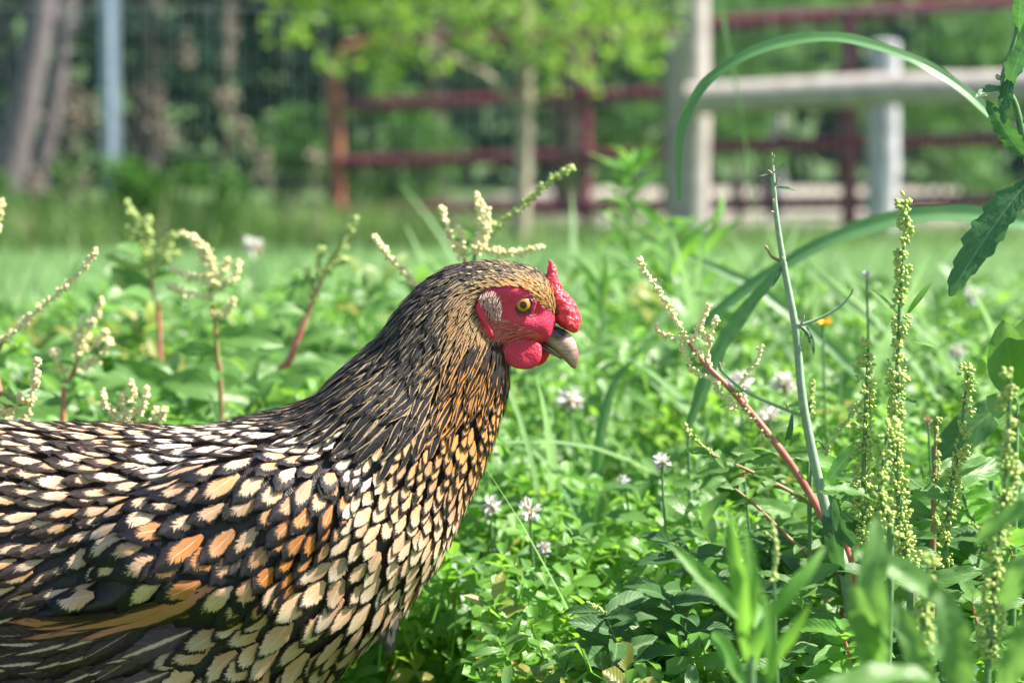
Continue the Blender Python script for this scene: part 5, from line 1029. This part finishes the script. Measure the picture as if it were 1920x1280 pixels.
for i, (px, py, Y) in enumerate([(1500, 1090, 1.34), (1590, 1180, 1.28), (1690, 1010, 1.34), (1760, 1200, 1.25), (1830, 1120, 1.3), (1900, 1010, 1.34), (1480, 1220, 1.3), (1240, 1180, 1.45), (1640, 900, 1.42), (1810, 900, 1.45), (1560, 1000, 1.46)]):
    lab = ['small leaved weed tangled behind the foreground lance leaves', 'small leaved weed between chicory base and the big blurred dock leaf', 'small leaved weed under the clustered seeding stalk', 'small leaved weed low right of the corner seeding stalk', 'small leaved weed beside the blurred pale dock leaves', 'small leaved weed at the right edge half way up the lower part', 'small leaved weed under the foreground lance leaves', 'small leaved weed among the clover in the bottom centre', 'small leaved weed right of the chicory stem behind dock stalks', 'small leaved weed under the dark purple ribbed leaf', 'small leaved weed crossing the red stem base'][i]
    lance_plant(lab, [(px + 20, py + 150, Y), (px + 4, py + 60, Y), (px - 10, py, Y)], 20, .027, ('weed', 'lance', 'weed', 'weed_dark')[i % 4], .0011, up_=.4, kind='ovate', name='small_leaved_weed', grp='small leaved weeds at lower right', smat=('green_stem', 'red_stem', 'brown_stem')[i % 3])
for i, (px, py, Y) in enumerate([(60, 690, 2.1), (210, 640, 2.3), (330, 700, 2.0), (470, 640, 2.3), (560, 690, 2.1), (680, 640, 2.3), (740, 600, 2.5), (620, 600, 2.6), (470, 740, 1.9), (150, 760, 1.85)]):
    lab = ['at the left edge above the hen back', 'under the tall faint pigweed', 'left of the bright branched spikes', 'right of the bright branched spikes', 'under the slanting red stem', 'close to the hen neck', 'touching the hen neck outline', 'far behind the slanting red stem', 'just above the hen shoulder', 'behind the fan of short spikes'][i]
    lance_plant('broad leaved weed ' + lab, [(px, py + 120, Y), (px + 6, py + 50, Y), (px, py, Y)], 15, .07, 'weed', .0014, up_=.35, kind='ovate', name='broad_leaved_weed', grp='broad leaved weeds behind the hen')
# ------------------------------------------------------------------ clover heads and other flowers
def clover_head(label, px, py, Y, r, mat='petal', n=46, low='faded'):
    c = P(px, py, Y); g0 = down_to_ground(c + np.array([rng.uniform(-.01, .01), .0, 0])); root = thing('clover_flower', label, 'flower', (g0[0], g0[1], 0), 'white clover flowers')
    V, F = tube([g0, (g0 + c) / 2 + np.array([.004, 0, .01]), c], [.0011, .0009, .0008], 6, 5); part('stem', V, F, M['green_stem'], root)
    r = r * Y / FPX; tm = [leaf_tmpl('lance', 5, 3, .6, .3 + .3 * i, ratio=.34, seed=i, a0=.2) for i in range(3)]
    dd = nrm(rng.normal(size=(n, 3)) + np.array([0, 0, .35])); V, F, U = scatter(tm, np.tile(c, (n, 1)) + dd * r * .2, frames(dd, rng.normal(size=(n, 3))), rng.uniform(.75, 1.05, n) * r)
    part('petals', V, F, M[mat], root, U)
    m_ = 12; dd = nrm(rng.normal(size=(m_, 3)) + np.array([0, 0, -.9])); V, F, U = scatter(tm, np.tile(c, (m_, 1)), frames(dd, rng.normal(size=(m_, 3))), rng.uniform(.6, .9, m_) * r); part('lower_petals', V, F, M[low], root, U)
for a in [('round white clover flower below right of the beak', 1068, 750, 1.85, 27), ('faded white clover flower nearest the hen breast', 920, 948, 1.58, 21, 'petal', 30), ('white and pink clover flower right of the faded one', 993, 958, 1.55, 25), ('small white clover flower under the pink tinged one', 1020, 1028, 1.52, 15), ('white clover flower left of the low pigweed branch', 1240, 866, 1.52, 18), ('tiny pale clover flower left of the branch flower', 1170, 902, 1.62, 13),
          ('blurred white clover flower behind the red stem', 1388, 718, 1.75, 26), ('blurred white clover flower left of the chicory stem', 1470, 722, 1.85, 27), ('half hidden clover flower under the red stem', 1440, 780, 1.8, 24), ('white clover bud on a tall brown stalk', 1625, 516, 1.6, 10), ('blurred clover flower at upper right behind weeds', 1825, 552, 2.3, 18), ('blurred clover flower behind the left dock leaf', 1795, 660, 2.0, 18),
          ('dried clover head under the low branch', 1395, 890, 1.5, 9, 'faded'), ('pale seed clock at the left far behind the hen', 475, 465, 3.0, 22), ('white clover flower at the far right edge', 1895, 690, 1.6, 22), ('pinkish dried clover head low at the right', 1740, 790, 1.5, 9, 'faded'), ('small white clover flower low beside the hen shadow', 1052, 1022, 1.6, 11)]: clover_head(*a)
def daisy(label, px, py, Y, r, mat, n=28):
    c = P(px, py, Y); root = thing('yellow_flower', label, 'flower', (c[0], c[1], 0)); V, F = tube([(c[0], c[1], 0), c * np.array([1, 1, .5]) + np.array([.004, 0, 0]), c], [.0012, .001, .001], 6, 5); part('stem', V, F, M['green_stem'], root)
    r = r * Y / FPX; tm = [leaf_tmpl('grass', 5, 3, .3, .4, ratio=.25, seed=i, a0=.25) for i in range(2)]; a = rng.uniform(0, 2 * PI, n); dd = np.stack([np.cos(a), np.sin(a), rng.uniform(.1, .9, n)], -1); dd = nrm(dd)
    V, F, U = scatter(tm, np.tile(c, (n, 1)), frames(dd, np.tile([0, 0, 1.0], (n, 1)) + 1e-3), rng.uniform(.8, 1.1, n) * r); part('petals', V, F, M[mat], root, U)
daisy('bright yellow flower right of the chicory stem', 1543, 612, 1.75, 27, 'yellow'); daisy('dull orange flower head behind the dock stalks', 1735, 775, 1.8, 16, 'faded')
